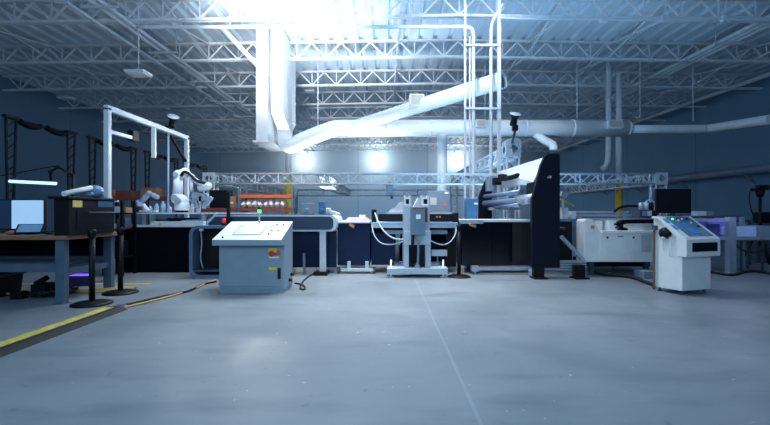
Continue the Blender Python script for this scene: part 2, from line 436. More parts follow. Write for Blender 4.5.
# flat drop shaft, left of the riser
t = thing('drop_shaft', (X(261, 13.5), 14.4, 3.4), 'flat white vertical shaft with flanged open bottom, left of the round duct riser', 'duct')
x0, x1 = X(256, 13.5), X(268, 13.5)
bx('shaft', ductm, t, x0, x1, 13.5, 15.4, 3.46, roofz(-4) - 0.05)
bx('bottom_flange', ductm, t, x0 - 0.09, x1 + 0.08, 13.42, 15.5, 3.4, 3.46)
MB().bar(P(221, 27, 12.3), P(267.5, 76, 13.42), 0.12, 0.08).build('brace', ductm, t)
# rain pipe by the right column
m = MB(); D = 16.2; m.poly([P(608.5, 98, D), P(608.5, 130, D), P(608.5, 158, D), P(606.5, 165.5, D), P(602, 169, D)], 0.1, n=10, smooth=2)
t = thing('down_pipe', P(608.5, 170, D), 'white pipe curving left at its foot beside the right column', 'pipe')
m.build('pipe', white, t)
m = MB(); m.tube(P(608.5, 98, D), V((X(608.5, D), D, roofz(8))), 0.1, n=10); m.box(X(605, D), X(613, D), D - 0.05, D + 0.02, Z(99, D), Z(97, D)); m.build('bracket', white, t)

# pipe along the right wall
t = thing('wall_pipe', (15.1, 14, 2.9), 'fat pipe on brackets running along the right wall', 'pipe')
MB().tube((15.05, 12, 2.95), (15.05, 34, 2.95), 0.17, n=14).build('pipe', grey, t)
for y in (14.5, 18, 22, 26, 30): MB().bar((15.48, y, 2.45), (15.02, y, 2.8), 0.07).build('bracket', grey, t)

# high bay lamps
def bay(px, py, D, w, label):
    c = P(px, py, D)
    t = thing('high_bay_lamp', c, label, 'lamp', 'hanging high bay lamps')
    m = MB(); m.cbox(c + V((0, 0, 0.05)), (w, w * 0.9, 0.07)); m.build('housing', white, t, 0.01)
    m = MB(); m.cbox(c + V((0, 0, 0.005)), (w * 0.9, w * 0.8, 0.02)); m.build('diffuser', spotface, t)
    m = MB(); m.tube(c + V((0, 0, 0.085)), V((c.x, c.y, roofz(c.x) + 0.06)), 0.014, n=6); m.build('rod', steelw, t)
bay(138.5, 75, 11.0, 0.5, 'flat hanging lamp at upper left, nearest of the hanging lamps')
bay(310, 92, 19.0, 0.45, 'small hanging lamp just right of the white drop duct')
bay(563, 92, 20.5, 0.45, 'small hanging lamp over the right end of the long duct, left of the column')
bay(654, 93, 20.5, 0.45, 'small hanging lamp right of the yellow-footed right column')
bay(66, 99, 18.0, 0.5, 'dim hanging lamp far left near the dark wall')
# wall packs on the back wall and their light
for px, where in ((305, 'leftmost of three'), (377, 'middle one of three'), (457, 'rightmost of three')):
    x = X(px, YB); z = 6.35
    t = thing('wall_lamp', (x, YB - 0.3, z), 'lit wall lamp high on the back wall, ' + where, 'wall lamp', 'lamps on the back wall')
    bx('housing', white, t, x - 0.2, x + 0.2, YB - 0.3, YB, z, z + 0.2)
    bx('lens', wallglow, t, x - 0.16, x + 0.16, YB - 0.28, YB - 0.02, z - 0.03, z)
    l = bpy.data.lights.new('wall_lamp_light', 'POINT'); l.energy = 150; l.color = (1.0, 0.93, 0.80); l.shadow_soft_size = 0.15
    lo = bpy.data.objects.new('wall_lamp_light', l); COL.objects.link(lo); lo.location = (x, YB - 1.1, z - 0.6)

# ------------------------------------------------------------------ truss rig behind the machines
def box_truss(name, a, b, parent, s=0.3, mt=trussg, step=None):
    a, b = V(a), V(b); m = MB(); M, L = m.frame(a, b); h = s / 2; step = step or s * 1.15
    for sx in (-h, h):
        for sy in (-h, h):
            m.tube(M @ V((sx, sy, 0)), M @ V((sx, sy, L)), 0.026, n=6)
    beam = m.build(name, mt, parent)
    m = MB(); k = max(1, round(L / step)); dl = L / k
    cs = [(-h, -h), (h, -h), (h, h), (-h, h)]
    for i in range(k):
        for j in range(4):
            p, q = cs[j], cs[(j + 1) % 4]
            if i % 2: p, q = q, p
            m.bar(M @ V((p[0], p[1], i * dl)), M @ V((q[0], q[1], (i + 1) * dl)), 0.02)
        if i % 2 == 0:
            for j in range(4):
                p, q = cs[j], cs[(j + 1) % 4]; m.bar(M @ V((p[0], p[1], i * dl)), M @ V((q[0], q[1], i * dl)), 0.035)
    m.build('lacing', mt, beam)
    return beam
def corner_block(c, parent, s=0.36):
    m = MB(); h = s / 2
    # cube cage with solid faces and a diamond opening
    for ax in range(3):
        for sg in (-1, 1):
            def q(u, v):
                p = [0, 0, 0]; p[ax] = sg * h; p[(ax + 1) % 3] = u; p[(ax + 2) % 3] = v; return V(c) + V(p)
            sq = [q(-h, -h), q(h, -h), q(h, h), q(-h, h)]; e = h * 0.62
            di = [q(0, -e), q(e, 0), q(0, e), q(-e, 0)]
            m.add(sq + di, [(0, 1, 4), (1, 5, 4), (1, 2, 5), (2, 6, 5), (2, 3, 6), (3, 7, 6), (3, 0, 7), (0, 4, 7)])
    return m.build('corner_block', mat('block_white', (198, 210, 222), 0.45), parent)
DT = 12.9; zt = Z(179, DT); xl, xr, xm = X(211, DT), X(658, DT), X(320, DT); DB = 22.0
t = thing('truss_rig', (xl, DT, 0), 'silver box truss rig on legs spanning behind all the machines', 'truss')
box_truss('truss_beam', (xl, DT, zt), (xr, DT, zt), t)
box_truss('truss_beam', (xl, DB, zt), (xr, DB, zt), t)
box_truss('truss_beam', (xl, DT, zt), (xl, DB, zt), t)
box_truss('truss_beam', (xr, DT, zt), (xr, DB, zt), t)
box_truss('truss_beam', (xm, DT, zt), (xm, DB, zt), t)
for x in (xl, xr):
    for y in (DT, DB):
        corner_block((x, y, zt), t)
        box_truss('truss_leg', (x, y, 0), (x, y, zt - 0.18), t)
# taller truss tower right of middle, with a receding arm
D = 10.9; x = X(511.5, D); zz = Z(150, D)
t = thing('truss_tower', (x, D, 0), 'tall white truss tower with dome-topped diamond block behind the sloped white hood', 'truss')
box_truss('truss_leg', (x, D, 0), (x, D, zz - 0.2), t, 0.3, white)
corner_block((x, D, zz), t, 0.38)
m = MB(); m.prism([(x + 0.19 * math.cos(a * PI / 10), zz + 0.19 + 0.09 * math.sin(a * PI / 10)) for a in range(11)], 'y', D - 0.19, D + 0.19); m.build('dome_cap', white, t)
box_truss('truss_beam', (x, D + 0.2, zz - 0.05), (x, 20, zz - 0.05), t, 0.3, white)
box_truss('truss_leg', (x, 15.2, 0), (x, 15.2, zz - 0.2), t, 0.3, white)
box_truss('truss_leg', (x, 20, 0), (x, 20, zz - 0.2), t, 0.3, white)
# truss motor
c = P(389.5, 189, 13.1)
t = thing('chain_hoist', c, 'grey hoist hanging under the middle of the silver truss', 'hoist')
m = MB(); m.cbox(c + V((0, 0, -0.04)), (0.2, 0.2, 0.3)); m.build('motor', grey, t, 0.02)
m = MB(); m.tube(c + V((0, 0, -0.2)), c + V((0, 0, 0.2)), 0.03); m.tube(c + V((0.07, 0, -0.02)), c + V((0.07, 0, -0.3)), 0.04); m.build('chain', greyd, t)

# lamps / sensors with pale discs
def disc_lamp(c, axis, s, label):
    c = V(c); ax = V(axis).normalized()
    t = thing('disc_spotlight', c - ax * 0.3 * s, label, 'spotlight', 'black spotlights with pale round faces')
    m = MB(); m.lathe(c, [(0.0, -0.30 * s), (0.085 * s, -0.30 * s), (0.085 * s, -0.2 * s), (0.07 * s, -0.12 * s), (0.13 * s, -0.02 * s), (0.145 * s, 0.0)], 18, axis=ax); m.build('body', black, t)
    m = MB(); m.lathe(c, [(0.145 * s, 0.0), (0.14 * s, 0.012 * s), (0.0, 0.014 * s)], 18, axis=ax); m.build('face', spotface, t)
    return t
t = disc_lamp(P(515.5, 114, 10.3), (0.06, -0.5, 0.84), 0.95, 'black spotlight with white face perched above the dome-topped truss tower')
m = MB(); b0 = P(515, 128, 10.35); m.cbox(b0, (0.13, 0.13, 0.14)); m.build('yoke', black, t, 0.02)
m = MB(); m.tube(b0 + V((0.0, 0, -0.07)), V((X(516, 10.3) , 10.6, Z(140, 10.3))), 0.03); m.tube(V((X(516, 10.3), 10.6, Z(140, 10.3))), V((X(512.5, 10.9), 10.9, zz + 0.2)), 0.03); m.build('stem', greyd, t)

# ------------------------------------------------------------------ left aluminium gantry
xg = X(107.5, 7.5); zg = CH + 0.377 * -xg; y0, y1 = 7.5, 10.5
t = thing('gantry_frame', (xg, y0, 0), 'white aluminium goal-shaped frame standing over the robot tables at left', 'frame')
MB().bar((xg, y0, 0), (xg, y0, zg), 0.09).build('post', white, t, 0.008)
MB().bar((xg, y1, 0), (xg, y1, zg), 0.09).build('post', white, t, 0.008)
MB().bar((xg, y0 - 0.045, zg), (xg, y1 + 0.045, zg), 0.09).build('top_beam', white, t, 0.008)
MB().bar((xg, 9.0, zg - 0.05), (xg, 9.0, zg - 0.68), 0.08, 0.05).build('drop_bar', white, t)
MB().bar((xg, 7.55, Z(131, 7.5)), (xg + 0.02, 8.25, Z(131, 7.5) - 0.0), 0.06).build('side_arm', white, t)
MB().bar((xg, 9.72, zg - 0.1), (xg, 10.44, zg - 0.58), 0.05).build('black_brace', black, t)
m = MB(); m.box(xg - 0.06, xg + 0.06, 8.16, 8.36, Z(139, 8.0), Z(128, 8.0)); o = m.build('camera_box', black, t, 0.01)
c = V((xg, 9.62, zg + 0.26))
s = disc_lamp(c + V((0.1, 0, 0.06)), (0.35, -0.45, 0.8), 0.85, 'black spotlight with white face clamped on the left gantry beam')
MB().tube(V((xg, 9.62, zg + 0.045)), c + V((-0.06, 0.06, -0.16)), 0.05).build('stem', black, s)
tag(MB().tube((xg + 0.0, 9.6, 1.21), (xg + 0.0, 9.6, zg - 0.05), 0.022, n=8).build('air_hose', cablem), 'thin pale hose dropping straight from the left gantry beam to the robot deck', 'hose')

# dark post frames along the left wall
yfr = [(11.5, 13.7), (14.7, 17.1), (18.1, 20.6), (21.6, 23.9)]
fl = ['nearest one, above the lit monitor', 'second, behind the gantry post', 'third, seen through the gantry', 'farthest, beyond the gantry']
for (a, b), lb in zip(yfr, fl):
    x = -10.0; z = 3.7
    t = thing('curtain_frame', (x, a, 0), 'dark ladder-post frame with sagging bundle, ' + lb, 'frame', 'dark frames along the left wall')
    for y in (a, b):
        m = MB(); s = 1 if y == b else -1
        m.bar((x, y - 0.08, 0), (x, y - 0.16, z), 0.05); m.bar((x, y + 0.02, 0), (x, y + 0.16, z), 0.05)
        for k in range(12): m.bar((x, y - 0.1, 0.3 * k + 0.2), (x, y + 0.08, 0.3 * k + 0.35), 0.025)
        m.box(x - 0.06, x + 0.06, y - 0.22, y + 0.22, z, z + 0.09)
        m.build('post', darkpost, t)
    MB().tube((x, a, z + 0.02), (x, b, z + 0.02), 0.025, n=6).build('top_rail', darkpost, t)
    m = MB(); mid = (a + b) / 2
    for u0, u1 in ((a + 0.25, mid - 0.12), (mid + 0.12, b - 0.2)):
        m.poly([(x, u0 + (u1 - u0) * i / 4, z - 0.08 * math.sin(PI * i / 4)) for i in range(5)], 0.085, n=8, smooth=1)
    m.build('bundle', black, t)

# ------------------------------------------------------------------ workbench, far left
bx0, bx1, by0, by1, bz = -6.8, -4.12, 5.55, 6.75, 0.9
t = thing('workbench', (-5.4, 6.1, 0), 'steel-legged workbench with wooden top at the left edge', 'workbench')
bx('top', wood, t, bx0, bx1, by0, by1, bz - 0.055, bz, bevel=0.006)
for x, y in ((-4.25, 5.66), (-4.25, 6.62), (-6.65, 5.66), (-6.65, 6.62)):
    m = MB(); m.box(x - 0.06, x + 0.06, y - 0.045, y + 0.045, 0.015, bz - 0.055); m.box(x - 0.08, x + 0.08, y - 0.06, y + 0.06, 0, 0.015)
    m.build('leg', benchst, t, 0.004)
bx('front_rail', benchst, t, -6.6, -4.31, 5.63, 5.69, 0.42, 0.53)
bx('end_rail', benchst, t, -4.28, -4.22, 5.7, 6.58, 0.36, 0.44)
bx('rear_rail', benchst, t, -6.6, -4.31, 6.6, 6.66, 0.42, 0.53)
bx('lower_shelf', greyd, t, -6.59, -4.31, 5.69, 6.6, 0.44, 0.47)
bx('back_panel', black, t, -6.59, -4.31, 6.66, 6.69, 0.47, bz - 0.055)

# black machine on the bench
t = thing('boxy_machine', (-4.2, 6.1, bz), 'large black boxy machine with a yellow note, on the right end of the workbench', 'machine')
mx0, mx1, my0, my1 = -4.30, -4.09, 5.58, 6.5
bx('body', black, t, mx0, mx1, my0, my1, bz, 1.375, bevel=0.01)
bx('lid', black, t, mx0 - 0.04, mx1 + 0.02, my0 - 0.05, my1 + 0.02, 1.375, 1.41, bevel=0.008)
bx('window', mat('black_window', (8, 14, 24), 0.35, spec=0.3), t, mx1, mx1 + 0.006, my0 + 0.12, my1 - 0.06, bz + 0.08, 1.24)
bx('sticky_note', sticky, t, mx1, mx1 + 0.008, 5.63, 5.80, 1.27, 1.36)
bx('blue_label', mat('label_blue', (50, 92, 130), 0.5), t, mx1, mx1 + 0.006, 6.12, 6.46, 1.28, 1.365)
m = MB(); m.tube((mx1 + 0.025, 5.9, 1.20), (mx1 + 0.025, 6.5, 1.20), 0.012)
for y in (5.92, 6.48): m.tube((mx1, y, 1.2), (mx1 + 0.025, y, 1.2), 0.01)
m.build('handle', greyd, t)
# things on top of it
tag(MB().tube((-4.2, 5.62, 1.445), (-4.17, 6.1, 1.55), 0.035, n=12).build('paper_tube', labw), 'white tube lying tilted on top of the black boxy machine', 'tube')
m = MB(); m.ball((-4.2, 6.24, 1.41 + 0.095), 0.1, (1.0, 1.3, 0.95), 14, jit=0.06); m.ball((-4.2, 6.12, 1.41 + 0.045), 0.06, (1, 1, 0.75), 12, jit=0.06)
tag(m.build('crumpled_bag', mat('blue_film', (110, 150, 190), 0.3, 0, 0.25, 20)), 'crumpled blue-grey plastic bag beside the tube on top of the black machine', 'bag')
tag(MB().box(-4.28, -4.12, 6.4, 6.5, 1.41, 1.44).build('flat_tray', labw), 'flat white tray on the rear corner of the black machine', 'tray')
# monitor
t = thing('monitor', (-5.75, 6.35, bz), 'lit flat monitor showing a pale screen, at the left end of the workbench', 'monitor')
sx0, sx1, sz0, sz1 = X(-8, 6.35), X(44.5, 6.35), Z(230, 6.35), Z(199.5, 6.35)
bx('bezel', black, t, sx0, sx1, 6.35, 6.39, sz0, sz1, bevel=0.004)
bx('screen', screenw, t, X(12, 6.35), sx1 - 0.015, 6.343, 6.35, sz0 + 0.02, sz1 - 0.012)
bx('dark_pane', screend, t, sx0 + 0.015, X(11.7, 6.35), 6.343, 6.35, sz0 + 0.02, sz1 - 0.012)
m = MB(); m.box(-5.62, -5.54, 6.39, 6.44, bz + 0.02, 1.2); m.box(-5.74, -5.42, 6.3, 6.52, bz, bz + 0.02); m.build('stand', black, t)
# tablet
t = thing('tablet', (-4.85, 5.8, bz), 'tilted black tablet with a blue screen in front of the lit monitor', 'tablet')
M = Matrix.Translation((X(30, 5.85), 5.85, bz + 0.075)) @ Matrix.Rotation(0.42, 4, 'Z') @ Matrix.Rotation(0.62, 4, 'X')
MB().box(-0.15, 0.15, -0.1, 0.1, -0.012, 0.012, 0, M).build('body', black, t)
MB().box(-0.13, 0.13, -0.082, 0.082, 0.012, 0.015, 0, M).build('screen', tabscr, t)
MB().box(-0.05, 0.05, 0.02, 0.1, bz - bz - 0.075, -0.01, 0, Matrix.Translation((X(30, 5.85), 5.85, bz + 0.075)) @ Matrix.Rotation(0.42, 4, 'Z')).build('prop', black, t)
m = MB(); m.ball((X(14, 5.8), 5.8, bz + 0.03), 0.09, (1.2, 0.8, 0.33), 12, jit=0.1)
tag(m.build('cleaning_rag', mat('rag', (150, 108, 92), 0.9, 0, 0.2)), 'brownish crumpled rag on the bench left of the tablet', 'rag')
m = MB(); m.ball((X(49, 5.85), 5.85, bz + 0.022), 0.05, (1, 1.5, 0.44), 12); t = m.build('mouse', black); tag(t, 'black computer mouse on the bench between tablet and black machine', 'mouse')
tag(MB().cbox((X(45, 6.1), 6.1, bz + 0.02), (0.35, 0.16, 0.04)).build('keyboard', black), 'dark keyboard on the bench behind the mouse', 'keyboard')
# task lamp
t = thing('task_lamp', P(57, 167, 6.6), 'lit bluish tube lamp on a jointed black arm above the monitor', 'lamp')
DL = 6.6
a, b = P(9.5, 181.3, DL), P(56, 183.6, DL)
MB().tube(a, b, 0.023, n=12).build('lit_tube', tubel, t)
MB().bar(a + V((0, 0.02, 0.035)), b + V((0, 0.02, 0.035)), 0.05, 0.02).build('shade', greyd, t)
m = MB(); m.poly([b + V((-0.08, 0, 0.04)), P(50.5, 172, DL), P(58, 167, DL), P(73, 175, DL)], 0.018, smooth=0)
for q in (P(50.5, 172, DL), P(58, 167, DL)): m.ball(q, 0.035)
m.tube(P(73, 175, DL), V((P(73, 175, DL).x, DL, bz)), 0.02)
m.build('arm', black, t)
MB().poly([P(-12, 178, DL), P(25, 171.5, DL), P(58, 165.5, DL), P(58, 167, DL)], 0.008, n=6).build('wire', black, t)

# under the bench
t = thing('storage_bin', (-5.5, 6.1, 0), 'dark storage bin on the floor under the left of the bench', 'bin')
m = MB(); m.prism([(-5.98, 0.0), (-5.42, 0.0), (-5.38, 0.3), (-6.02, 0.3)], 'y', 5.95, 6.4); m.build('tub', black, t)
bx('lid', greyd, t, -6.05, -5.35, 5.92, 6.43, 0.3, 0.33, bevel=0.005)
m = MB()
for i in range(6):
    p = [V((random.uniform(-4.95, -4.45), random.uniform(5.85, 6.5), random.uniform(0.02, 0.14))) for _ in range(6)]
    m.poly(p, 0.012, n=6)
tag(m.build('cable_tangle', rubber), 'tangle of dark cables on the floor under the workbench', 'cables', kind='stuff')
m = MB(); m.cbox((X(44, 6.2), 6.2, 0.09), (0.2, 0.24, 0.18)); m.tube((X(44, 6.2) - 0.05, 6.1, 0.18), (X(44, 6.2) + 0.02, 6.25, 0.26), 0.04)
tag(m.build('power_adapter', black, None, 0.01), 'black power box on the floor under the middle of the bench', 'power box')
m = MB(); m.box(-5.7, -4.45, 6.0, 6.45, 0.47, 0.5, 0); tag(m.build('folded_sheet', mat('grey_film', (92, 112, 134), 0.5)), 'folded grey sheet lying on the workbench lower shelf', 'sheet')
for k, (x, y, w, h, lb) in enumerate(((-4.75, 6.35, 0.22, 0.12, 'grey power strip box on the floor under the bench, behind the front leg'), (-5.1, 6.0, 0.16, 0.1, 'small dark box on the floor under the bench, left of the cable tangle'))):
    m = MB(); m.box(x - w / 2, x + w / 2, y - 0.07, y + 0.07, 0, h); m.tube((x, y - 0.07, h * 0.5), (x, y - 0.1, h * 0.5), 0.02)
    tag(m.build('floor_box', greyd if k == 0 else black, None, 0.006), lb, 'box')
m = MB()
for q in range(3):
    m.poly([(-6.2 + 0.4 * q, 6.5, 0.016 + 0.012 * q), (-5.5, 6.3 - 0.12 * q, 0.016 + 0.012 * q), (-4.9, 6.55 - 0.1 * q, 0.016 + 0.012 * q), (-4.3, 6.3 + 0.1 * q, 0.016 + 0.012 * q), (-3.9, 6.75, 0.016 + 0.012 * q)], 0.013, n=6)
tag(m.build('floor_cables', mat('cable_yellow', (190, 160, 92), 0.6)), 'yellowish cables strung across the floor under the workbench', 'cables', kind='stuff')
# floor tape behind the bench
tag(MB().box(-9.0, -3.95, 7.18, 7.28, 0, 0.004).build('floor_tape', yelltape), 'yellow tape line on the floor behind the workbench', 'tape')
t = thing('led_strip', (X(75, 6.9), 7.0, 0.42), 'purple glowing light strip under the robot table, seen behind the bench leg', 'light strip')
bx('strip', purplel, t, X(68, 7.0), X(88, 7.0), 6.98, 7.02, 0.17, 0.2)
bx('channel', greyd, t, X(67, 7.0), X(89, 7.0), 7.02, 7.06, 0.0, 0.22)

# stanchions
def stanchion(px, D, label, r=0.24):
    x = X(px, D)
    t = thing('stanchion', (x, D, 0), label, 'stanchion', 'black floor stanchions')
    m = MB(); m.lathe((x, D, 0), [(0.0, 0), (r, 0), (r, 0.018), (r * 0.8, 0.035), (0.06, 0.05), (0.0, 0.05)], 28); m.build('base', black, t)
    m = MB(); m.tube((x, D, 0.045), (x, D, 0.88), 0.036, n=16); m.build('post', black, t)
    m = MB(); m.lathe((x, D, 0.88), [(0.036, 0), (0.05, 0.005), (0.05, 0.085), (0.04, 0.1), (0, 0.1)], 16); m.build('head', black, t)
stanchion(92, 5.62, 'black stanchion on round base right beside the workbench, nearest of three')
stanchion(120.5, 6.4, 'black stanchion on round base just beyond the workbench corner, second from left')
stanchion(459, 8.0, 'black stanchion on round base right of the central press', 0.21)

# cable ramp and cables
t = thing('cable_ramp', (-3.33, 4.2, 0), 'black rubber cable ramp with yellow stripe on the floor at left', 'cable ramp')
m = MB(); m.prism([(-3.47, 0), (-3.18, 0), (-3.25, 0.04), (-3.43, 0.04)], 'y', 2.6, 5.32); m.build('ramp', rubber, t)
m = MB(); m.prism([(-3.43, 0.04), (-3.31, 0.04), (-3.31, 0.045), (-3.43, 0.045)], 'y', 2.62, 5.25); m.build('yellow_stripe', yelltape, t)
m = MB(); m.prism([(-3.44, 0), (-3.22, 0), (-3.28, 0.04), (-3.38, 0.04)], 'y', 5.32, 5.44); m.build('end_cap', greyd, t)
def floor_cable(pts, r, m_, label, name='power_cable'):
    o = MB().poly([(X(px, 516 / (py - 212.5)), 516 / (py - 212.5), r + 0.001) for px, py in pts], r, n=8).build(name, m_)
    return tag(o, label, 'cable')
floor_cable([(122, 307), (140, 303), (160, 298), (176, 295), (190, 292), (202, 285), (216, 282.5)], 0.016, rubber, 'black cable from the ramp end to the left grey console')
floor_cable([(124, 308.5), (142, 304.5), (162, 299.5), (180, 294.5), (196, 289), (208, 283), (217, 280.5)], 0.014, mat('cable_yellow', (190, 160, 92), 0.6), 'yellowish cable beside the black one running to the grey console')
floor_cable([(295, 284), (302, 285), (306, 289), (303, 291), (299, 288.5), (305, 279), (318, 272)], 0.014, rubber, 'black cable looping on the floor right of the left grey console')
floor_cable([(588, 272), (602, 276), (620, 277), (634, 279), (646, 284), (656, 287)], 0.03, rubber, 'thick black cable on the floor under the white conveyor to the right console')
floor_cable([(700, 272), (716, 274), (732, 277), (744, 273), (757, 272), (775, 276)], 0.025, rubber, 'thick black cable snaking over the floor at far right')

# ------------------------------------------------------------------ grey control console, left
x0, x1 = -2.48, -1.495; yf, yb, yl = 6.4, 6.96, 6.18
t = thing('control_console', ((x0 + x1) / 2, 6.7, 0), 'pale grey console with sloping white top and red switch, front left of the line', 'control console')
m = MB(); m.prism([(yf, 0.05), (yb, 0.05), (yb, 1.02), (yf, 0.79)], 'x', x0 + 0.01, x1); m.build('body', consg, t, 0.006)
bx('plinth', consg, t, x0 + 0.015, x1 - 0.01, yf + 0.01, yb - 0.01, 0.0, 0.05)
m = MB(); m.prism([(yl, 0.725), (yf + 0.02, 0.725), (yf + 0.02, 0.79), (yb, 1.0), (yb, 1.055), (yl + 0.012, 0.815), (yl, 0.806)], 'x', x0 - 0.005, x1 + 0.004); lid = m.build('sloping_top', [consg, constop], t)
for pl in lid.data.polygons:
    if pl.normal.z > 0.8: pl.material_index = 1
door = bx('door', consg, t, x0 + 0.05, x1 - 0.04, yf - 0.012, yf, 0.1, 0.70, bevel=0.004)
bx('latch', black, door, X(277.8, 6.39), X(280.8, 6.39), yf - 0.035, yf - 0.012, Z(279, 6.39), Z(268, 6.39), bevel=0.005)
sw = bx('switch_plate', laby, door, X(268.5, 6.39), X(276.5, 6.39), yf - 0.018, yf - 0.012, Z(252.5, 6.39), Z(248, 6.39))
m = MB(); m.tube((X(271.6, 6.39), yf - 0.012, Z(253.5, 6.39)), (X(271.6, 6.39), yf - 0.045, Z(253.5, 6.39)), 0.04, n=16); m.box(X(270, 6.39), X(276, 6.39), yf - 0.06, yf - 0.03, Z(254.2, 6.39), Z(252.4, 6.39)); m.build('red_switch', red, door)
bx('warning_label', [mat('label_redorange', (206, 90, 70), 0.6)], door, X(275.5, 6.39), X(280.5, 6.39), yf - 0.016, yf - 0.012, Z(255.5, 6.39), Z(250.5, 6.39))
bx('white_label', labw, door, X(269, 6.39), X(279, 6.39), yf - 0.016, yf - 0.012, Z(258, 6.39), Z(256.7, 6.39))
bx('yellow_label', laby, door, X(269, 6.39), X(276.5, 6.39), yf - 0.016, yf - 0.012, Z(270, 6.39), Z(267, 6.39))
# slope coordinates
sl = V((0, yb - (yl + 0.012), 1.055 - 0.815)); slL = sl.length; sd = sl.normalized(); sn = V((1, 0, 0)).cross(sd)
SM = Matrix.Identity(4)
for i in range(3): SM[i][0] = (1, 0, 0)[i]; SM[i][1] = sd[i]; SM[i][2] = sn[i]; SM[i][3] = (x0, yl + 0.012, 0.815)[i]
m = MB(); m.box(0.22, 0.64, 0.17, 0.6, 0, 0.008, 0, SM); fr = m.build('screen_frame', consg, t)
m = MB(); m.box(0.24, 0.62, 0.19, 0.58, 0.008, 0.010, 0, SM); m.build('screen', mat('panel_glass', (214, 228, 236), 0.25), fr)
m = MB(); m.box(0.06, 0.18, 0.3, 0.55, 0, 0.003, 0, SM); m.build('paper_label', mat('pinkish_label', (232, 216, 214), 0.7), t)
for u, v, c in ((0.78, 0.62, black), (0.88, 0.62, black), (0.76, 0.36, greyd), (0.86, 0.36, consg), (0.75, 0.2, greyd), (0.12, 0.06, black)):
    a = SM @ V((u, v, 0)); MB().tube(a, a + sn * 0.016, 0.014, n=12).build('button', c, t)
bp = SM @ V((0.47, 0.72, 0))
bk = MB().tube(bp, bp + V((0, 0, 0.17)), 0.014, n=10).build('beacon_pole', alu, t)
MB().tube(bp + V((0, 0, 0.17)), bp + V((0, 0, 0.215)), 0.03, n=14).build('beacon_green', greenl, bk)
MB().tube(bp + V((0, 0, 0.215)), bp + V((0, 0, 0.25)), 0.02, n=14).build('beacon_cap', black, bk)
m = MB(); m.tube((x1, 6.7, 0.15), (x1 + 0.05, 6.7, 0.15), 0.025); m.tube((x1, 6.82, 0.22), (x1 + 0.05, 6.82, 0.22), 0.025); m.build('cable_gland', black, t)

# ------------------------------------------------------------------ robot table with black skirt
tx0, tx1, ty0, ty1 = X(116, 8.6), X(202, 8.6), 8.6, 10.0
t = thing('robot_table', ((tx0 + tx1) / 2, 9.2, 0), 'white-railed table with black skirt carrying the two robot arms at left', 'table')
bx('skirt', mat('black_cloth', (8, 11, 18), 0.9, 0, 0.3, spec=0.1), t, tx0, tx1, ty0, ty1, 0.0, Z(226, 8.6) - 0.02)
bx('table_top', steelw, t, tx0 - 0.02, tx1 + 0.2, ty0 - 0.03, ty1, Z(226, 8.6) - 0.02, Z(226, 8.6) + 0.015)
bx('robot_deck', white, t, X(126, 8.8), X(246, 8.8), 8.75, 9.95, 1.17, 1.2)
for px in (145, 152.5, 204):
    MB().bar((X(px, 8.85), 8.85, Z(226, 8.6) + 0.015 if px < 230 else 0), (X(px, 8.85), 8.85, 1.17), 0.08).build('post', alu, t)
bx('long_beam', white, t, X(153, 8.65), X(205, 8.65), 8.58, 8.7, Z(226, 8.6) + 0.015, Z(221.5, 8.6))
m = MB(); m.cbox(P(160, 223.5, 8.57), (0.05, 0.02, 0.05)); m.build('yellow_mark', laby, t)
# parts between table and deck
for k, (px, w, h, mm, lb) in enumerate(((160, 0.5, 0.12, greyd, 'dark grey drive box under the robot deck, left of the middle'), (182, 0.55, 0.14, black, 'black drive box under the robot deck, beneath the white robot'))):
    x = X(px, 9.1); o = MB(); o.box(x - w / 2, x + w / 2, 9.0, 9.3, Z(226, 8.6) + 0.015, Z(226, 8.6) + 0.015 + h); o.tube((x - w / 2 - 0.08, 9.1, 1.0), (x + w / 2 + 0.08, 9.1, 1.0), 0.03)
    tag(o.build('drive_box', mm, None, 0.01), lb, 'drive')
# folded film on table
m = MB(); m.ball(P(196, 221.5, 8.95), 0.2, (1.7, 0.7, 0.22), 14, jit=0.05)
tag(m.build('folded_film', palebl), 'pale folded film on the robot table below the deck', 'film')

def robot(base, pts, rads, label, cm=robotw):
    t = thing('industrial_robot', base, label, 'robot')
    m = MB(); b = V(base); m.lathe(b, [(0, 0), (0.13, 0), (0.13, 0.04), (0.11, 0.06), (0.11, 0.13), (0, 0.13)], 20); m.build('base', black, t)
    for i, (a, c) in enumerate(zip(pts, pts[1:])):
        m = MB(); a, c = V(a), V(c); r = rads[i]
        m.tube(a, c, r, r * 0.92, n=16); m.ball(a, r * 1.12, n=16); m.ball(c, r * 1.03, n=16)
        m.build(('shoulder', 'upper_arm', 'forearm', 'wrist', 'tool_flange')[i], cm, t)
    for i, a in enumerate(pts[1:-1]):
        m = MB(); a = V(a); r = rads[i] * 1.0; m.tube(a + V((0, -r * 1.25, 0)), a + V((0, -r * 1.0, 0)), r * 0.5, n=16); m.build('joint_cap', mat('cap_grey', (150, 166, 184), 0.4), t)
    return t
DR = 9.2; b0 = V((X(182, DR), DR, 1.2))
t = robot(b0, [b0 + V((0, 0, 0.13)), P(181, 201, DR), P(177.5, 198, DR), P(178.2, 175, DR), P(185, 172.5, DR)], [0.14, 0.13, 0.105, 0.1], 'white robot arm bent at a high elbow, on the deck left of centre')
m = MB(); m.tube(P(186, 173, DR), P(193, 178, DR), 0.07, 0.06, n=14); m.tube(P(191.5, 178, DR), P(191.5, 192, DR), 0.035, n=12); m.tube(P(192, 178, DR), P(203, 185.5, DR), 0.055, n=14); m.ball(P(203, 186, DR), 0.085); m.tube(P(199, 189, DR), P(209, 186, DR), 0.075, n=14); m.ball(P(208.5, 186, DR), 0.078)
m.build('outer_arm', robotw, t)
MB().poly([P(181, 176, DR - 0.1), P(184, 171, DR - 0.12), P(190, 174, DR - 0.12), P(196, 181, DR - 0.12), P(205, 183, DR - 0.12)], 0.03).build('cable', black, t)
